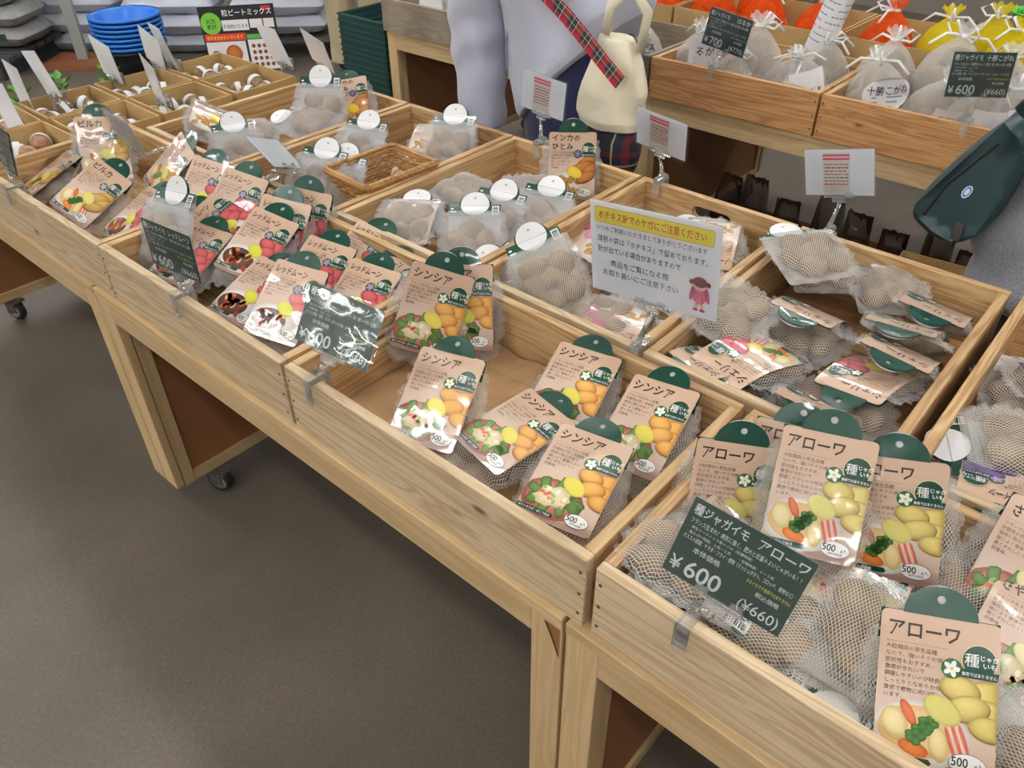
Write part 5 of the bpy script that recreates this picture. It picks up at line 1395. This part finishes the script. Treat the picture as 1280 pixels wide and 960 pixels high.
for k, yy in (('l', 1.27), ('r', 1.45)):
    loft('trouser_leg', [(.27, yy, .07, .078, .078, 0), (.27, yy, .25, .082, .08, 0), (.265, yy, .45, .098, .09, 0), (.26, yy, .60, .115, .10, 0)], nv, parent=per, wr=.04)
    shoe(per, .21, yy, pi / 2, plain('black_shoe', C(26, 26, 28), .4))
loft('jacket', [(.250, 1.355, .825, .178, .170, 0, 1.0), (.245, 1.355, .85, .190, .176, 0, .95), (.240, 1.35, .91, .197, .178, 0, .75), (.215, 1.345, 1.00, .192, .172, 0, .45), (.175, 1.34, 1.10, .190, .175, 0, .3), (.13, 1.335, 1.20, .185, .18, 0, .2), (.08, 1.32, 1.29, .15, .165, 0, .1), (.04, 1.30, 1.36, .075, .08, 0, .0)], jk, n=40, parent=per, wr=.05, seed=2, fold=.045, freq=30)
loft('sleeve', [(-.02, 1.235, .655, .066, .064, 0), (-.025, 1.24, .70, .072, .070, 0), (-.038, 1.245, .82, .082, .076, 0), (-.048, 1.25, .95, .084, .080, 0), (-.04, 1.255, 1.08, .090, .086, 0), (-.02, 1.27, 1.20, .098, .094, 0), (.02, 1.285, 1.30, .085, .09, 0)], jk, parent=per, wr=.08, seed=5, fold=.075, freq=52)
loft('sleeve', [(-.06, 1.515, .87, .055, .055, 0), (.03, 1.51, .93, .066, .066, 0), (.11, 1.50, 1.0, .074, .074, 0), (.15, 1.47, 1.12, .085, .085, 0), (.15, 1.43, 1.25, .085, .085, 0)], jk, parent=per, wr=.06, seed=6)
m_ = MB(); m_.tube([(.078, 1.245, .965), (.094, 1.212, .905), (.112, 1.195, .845)], .0035, 6); obj('pocket_slit', m_.mesh('pocket_slit', cloth('dark_welt', C(112, 114, 132))), per)
# cream bag with tartan base and a tartan strap
def tartan():
    m, nt, out = newmat('tartan'); p = N(nt, 'ShaderNodeBsdfPrincipled'); L(nt, p.outputs[0], out.inputs[0]); p.inputs['Roughness'].default_value = .85
    tc = N(nt, 'ShaderNodeUVMap'); sp = N(nt, 'ShaderNodeSeparateXYZ'); L(nt, tc.outputs[0], sp.inputs[0])
    cols = []
    for ax in ('X', 'Y'):
        f = N(nt, 'ShaderNodeMath', operation='FRACT'); L(nt, sp.outputs[ax], f.inputs[0])
        r = ramp(nt, f.outputs[0], [(0, C(180, 30, 36)), (.30, C(180, 30, 36)), (.31, C(30, 44, 84)), (.52, C(26, 40, 60)), (.53, C(214, 200, 120)), (.56, C(28, 60, 48)), (.8, C(28, 50, 60)), (.82, C(226, 224, 214)), (.85, C(150, 30, 34)), (1, C(180, 30, 36))]); r.color_ramp.interpolation = 'CONSTANT'; cols.append(r)
    mx = N(nt, 'ShaderNodeMix', data_type='RGBA'); mx.inputs[0].default_value = .5; L(nt, cols[0].outputs[0], mx.inputs[6]); L(nt, cols[1].outputs[0], mx.inputs[7]); L(nt, mx.outputs[2], p.inputs['Base Color'])
    return m
def tartan_dark():
    m, nt, out = newmat('dark_tartan'); p = N(nt, 'ShaderNodeBsdfPrincipled'); L(nt, p.outputs[0], out.inputs[0]); p.inputs['Roughness'].default_value = .85
    tc = N(nt, 'ShaderNodeTexCoord'); sp = N(nt, 'ShaderNodeSeparateXYZ'); L(nt, tc.outputs['Object'], sp.inputs[0])
    cols = []
    for ax in ('X', 'Z'):
        q = N(nt, 'ShaderNodeMath', operation='MULTIPLY'); q.inputs[1].default_value = 11; L(nt, sp.outputs[ax], q.inputs[0])
        f = N(nt, 'ShaderNodeMath', operation='FRACT'); L(nt, q.outputs[0], f.inputs[0])
        r = ramp(nt, f.outputs[0], [(0, C(20, 24, 36)), (.45, C(24, 30, 46)), (.47, C(206, 196, 140)), (.52, C(30, 36, 60)), (.75, C(110, 24, 34)), (.9, C(20, 24, 36)), (1, C(20, 24, 36))]); r.color_ramp.interpolation = 'CONSTANT'; cols.append(r)
    mx = N(nt, 'ShaderNodeMix', data_type='RGBA'); mx.inputs[0].default_value = .45; L(nt, cols[0].outputs[0], mx.inputs[6]); L(nt, cols[1].outputs[0], mx.inputs[7]); L(nt, mx.outputs[2], p.inputs['Base Color'])
    return m
cream = cloth('cream_felt', C(222, 214, 188), 300)
tb = thing('shoulder_bag', 'cream shoulder bag with dark tartan base and red tartan strap, at the jacket side', 'bag', loc=(0, 0, 0))
loft('bag_body', [(.445, 1.225, .765, .096, .062, -.2), (.447, 1.225, .79, .106, .070, -.2), (.450, 1.225, .86, .098, .064, -.2), (.452, 1.225, .93, .078, .050, -.2), (.448, 1.225, .985, .052, .034, -.2)], cream, parent=tb, wr=.14, seed=8, fold=.07, freq=34)
loft('bag_base', [(.440, 1.225, .615, .060, .046, -.2), (.442, 1.225, .64, .092, .064, -.2), (.444, 1.225, .70, .106, .072, -.2), (.445, 1.225, .785, .108, .072, -.2)], tartan_dark(), parent=tb, wr=.05, seed=9)
m_ = MB(); m_.uv = []
pts = [Vector((.10, 1.13, 1.19)), Vector((.19, 1.140, 1.125)), Vector((.29, 1.147, 1.065)), Vector((.355, 1.146, 1.025)), Vector((.415, 1.142, .985)), Vector((.47, 1.140, .945)), Vector((.525, 1.140, .905))]
vs = []
for i, q in enumerate(pts):
    t_ = (pts[min(i + 1, 6)] - pts[max(i - 1, 0)]).normalized(); sd = t_.cross(Vector((0, -1, 0))).normalized() * .019
    for z_ in (0, .004):
        vs += [q + sd + Vector((0, -z_, 0)), q - sd + Vector((0, -z_, 0))]; m_.uv += [(i * 1.4, .1), (i * 1.4, .9)]
fs = []
for i in range(6):
    o_ = i * 4
    fs += [(o_ + 2, o_ + 6, o_ + 7, o_ + 3), (o_, o_ + 1, o_ + 5, o_ + 4), (o_, o_ + 4, o_ + 6, o_ + 2), (o_ + 1, o_ + 3, o_ + 7, o_ + 5)]
m_.add(vs, fs); obj('strap', m_.mesh('strap', tartan()), tb)
m_ = MB(); m_.tube([(.43, 1.20, .99), (.45, 1.19, 1.06), (.50, 1.2, 1.10), (.54, 1.21, 1.05), (.525, 1.215, .96)], .014, 8, sx=.5); obj('handle', m_.mesh('handle', cream, True), tb)
# --- shopper in the grey sweater at right
def melange():
    return plain('grey_melange', C(138, 141, 150), .95, bump=.5, bscale=260, var=.28, vscale=220, sheen=.4)
gm_ = melange(); dk = cloth('dark_trousers', C(46, 50, 60))
pr2 = thing('person', 'person in a grey melange sweater cut off by the right edge', 'person', loc=(0, 0, 0))
J = dict(pelvis=(1.60, 1.36, .88), waist=(1.60, 1.35, 1.04), chest=(1.59, 1.34, 1.26), neck0=(1.58, 1.35, 1.42), neck=(1.58, 1.35, 1.47), head0=(1.575, 1.35, 1.53), head=(1.57, 1.36, 1.60), crown=(1.575, 1.36, 1.67),
         shl=(1.42, 1.34, 1.33), ell=(1.40, 1.33, 1.06), wrl=(1.45, 1.40, .86), pml=(1.47, 1.45, .80), shr=(1.77, 1.34, 1.33), elr=(1.80, 1.36, 1.06), wrr=(1.76, 1.50, .90), pmr=(1.74, 1.58, .88))
J.update(legs_std(1.60, 1.36, .84, 0, 1, .10))
body(pr2, J); head_parts(pr2, Vector(J['head']), Vector((0, 1, -.3)))
loft('sweater', [(1.545, 1.345, .60, .175, .165, 0), (1.545, 1.345, .64, .200, .190, 0), (1.555, 1.345, .74, .208, .195, 0), (1.57, 1.345, .90, .205, .185, 0), (1.585, 1.345, 1.05, .20, .175, 0), (1.59, 1.345, 1.25, .205, .17, 0), (1.585, 1.35, 1.36, .16, .13, 0), (1.58, 1.35, 1.44, .075, .075, 0)], gm_, parent=pr2, wr=.12, seed=11, fold=.08, freq=40)
for sx, x in ((-1, 1.40), (1, 1.80)):
    loft('sleeve', [(x + .04 * (-sx), 1.40, .87, .055, .055, 0), (x, 1.35, 1.0, .072, .07, 0), (x, 1.335, 1.12, .078, .076, 0), (x + .01 * (-sx), 1.34, 1.25, .085, .082, 0), (x + .05 * (-sx), 1.345, 1.36, .075, .085, 0)], gm_, parent=pr2, wr=.08, seed=12)
for yy, x in ((1.36, 1.50), (1.36, 1.70)):
    loft('trouser_leg', [(x, yy, .07, .075, .078, 0), (x, yy, .4, .085, .085, 0), (x, yy, .66, .10, .10, 0)], dk, parent=pr2, wr=.04)
    shoe(pr2, x, yy + .06, 0, plain('dark_shoe', C(40, 40, 44), .4))
# teal waist bag on the sweater's left
teal = plain('teal_nylon', C(44, 66, 70), .45, bump=.1, bscale=40, var=.12, vscale=6)
wb = thing('sling_bag', 'dark teal sling bag with a blue oval tag beside the grey sweater', 'bag')
out2 = [(1.345, 1.02), (1.215, .775), (1.235, .745), (1.275, .722), (1.325, .708), (1.375, .745), (1.40, .85), (1.405, .97)]
m_ = MB(); n = len(out2); cx_, cz_ = 1.33, .84
vs = []
for yy, k in ((1.29, .80), (1.275, .96), (1.245, 1.0), (1.20, .96), (1.185, .80)):
    vs += [(cx_ + (x - cx_) * k - .0, yy, cz_ + (z - cz_) * k) for x, z in out2]
m_.add(vs, [(j * n + i, j * n + (i + 1) % n, (j + 1) * n + (i + 1) % n, (j + 1) * n + i) for j in range(4) for i in range(n)] + [tuple(range(n)), tuple(range(5 * n - 1, 4 * n - 1, -1))])
o = obj('bag_body', m_.mesh('bag_body', teal, True), wb); ss = o.modifiers.new('sub', 'SUBSURF'); ss.levels = 2; ss.render_levels = 2
m_ = MB(); m_.tube([(1.345, 1.1845, .945), (1.285, 1.1845, .85), (1.262, 1.1845, .775)], .0035, 6); obj('zip', m_.mesh('zip', M['black']), wb)
m_ = MB(); m_.tube([(1.36, 1.20, 1.0), (1.42, 1.18, 1.12), (1.52, 1.17, 1.26), (1.62, 1.20, 1.36)], .016, 8, sx=.35); obj('strap', m_.mesh('strap', teal, True), wb)
p = Print(); p.ell(0, 0, .008, .013, 0, C(226, 232, 240), None, 1, 18); p.ell(0, 0, .0065, .011, 0, C(60, 120, 190), None, 2, 18); p.ell(0, 0, .004, .007, 0, C(206, 216, 230), None, 3, 14)
o = obj('oval_tag', p.mesh('oval_tag', M['paper']), wb, mat=pose(1.325, 1.178, .845, 20, 80, -20)); o['label'] = 'blue and white oval tag'
m_ = MB(); m_.box(1.325, 1.176, .745, 1.342, 1.184, .780); obj('buckle', m_.mesh('buckle', M['metal']), wb)
# --- staff member in khaki trousers, far behind
kh = cloth('khaki_cotton', C(176, 162, 128))
pr3 = thing('person', 'person in khaki trousers and black shoes standing far behind the stands', 'person')
kx, ky = -2.52, 2.78
J = dict(pelvis=(kx, ky, .93), waist=(kx, ky, 1.08), chest=(kx, ky, 1.32), neck0=(kx, ky, 1.48), neck=(kx, ky, 1.53), head0=(kx, ky, 1.58), head=(kx, ky, 1.65), crown=(kx, ky, 1.72),
         shl=(kx - .15, ky - .13, 1.40), ell=(kx - .17, ky - .15, 1.12), wrl=(kx - .16, ky - .13, .88), pml=(kx - .16, ky - .13, .80), shr=(kx + .15, ky + .13, 1.40), elr=(kx + .17, ky + .15, 1.12), wrr=(kx + .16, ky + .15, .88), pmr=(kx + .16, ky + .15, .80))
J.update(legs_std(kx, ky, .88, -.66, .75, .10))
body(pr3, J); head_parts(pr3, Vector(J['head']), Vector((-.66, .75, 0)))
for k in 'lr':
    q = J['hi' + k]
    loft('trouser_leg', [(q[0], q[1], .055, .078, .082, 0), (q[0], q[1], .12, .080, .085, 0), (q[0], q[1], .35, .082, .086, 0), (q[0], q[1], .6, .098, .10, 0), (q[0], q[1], .88, .115, .12, 0)], kh, parent=pr3, wr=.10, seed=ord(k), fold=.05, freq=40)
    shoe(pr3, q[0] - .04, q[1] + .04, rad(41), plain('black_shoe', C(26, 26, 28), .35))
loft('hips', [(kx, ky, .82, .19, .15, .7), (kx, ky, .95, .185, .145, .7), (kx, ky, 1.04, .175, .135, .7)], kh, parent=pr3)
loft('shirt', [(kx, ky, .96, .19, .15, .7), (kx, ky, 1.1, .185, .145, .7), (kx, ky, 1.3, .20, .145, .7), (kx, ky, 1.43, .16, .12, .7), (kx, ky, 1.5, .07, .07, .7)], cloth('blue_shirt', C(110, 130, 160)), parent=pr3)
for sg in (-1, 1):
    loft('sleeve', [(kx + .17 * sg, ky + .15 * sg, 1.08, .058, .058, 0), (kx + .165 * sg, ky + .14 * sg, 1.25, .066, .066, 0), (kx + .14 * sg, ky + .12 * sg, 1.42, .07, .07, 0)], cloth('blue_shirt', C(110, 130, 160)), parent=pr3)
t = obj('plastic_bag', sack_mesh('plastic_bag', .16, .07, .26, 4, plain('white_film', C(226, 228, 234), .4)), loc=(-2.66, 2.52, .62), rot=(0, 0, .7)); tag(t, 'white carrier bag hanging beside the khaki trousers', 'bag')
m_ = MB(); m_.tube([(-.04, 0, .10), (-.02, -.02, .19), (.05, .0, .21), (.05, 0, .10)], .006, 6); obj('handle', m_.mesh('handle', M['ribbon']), t)
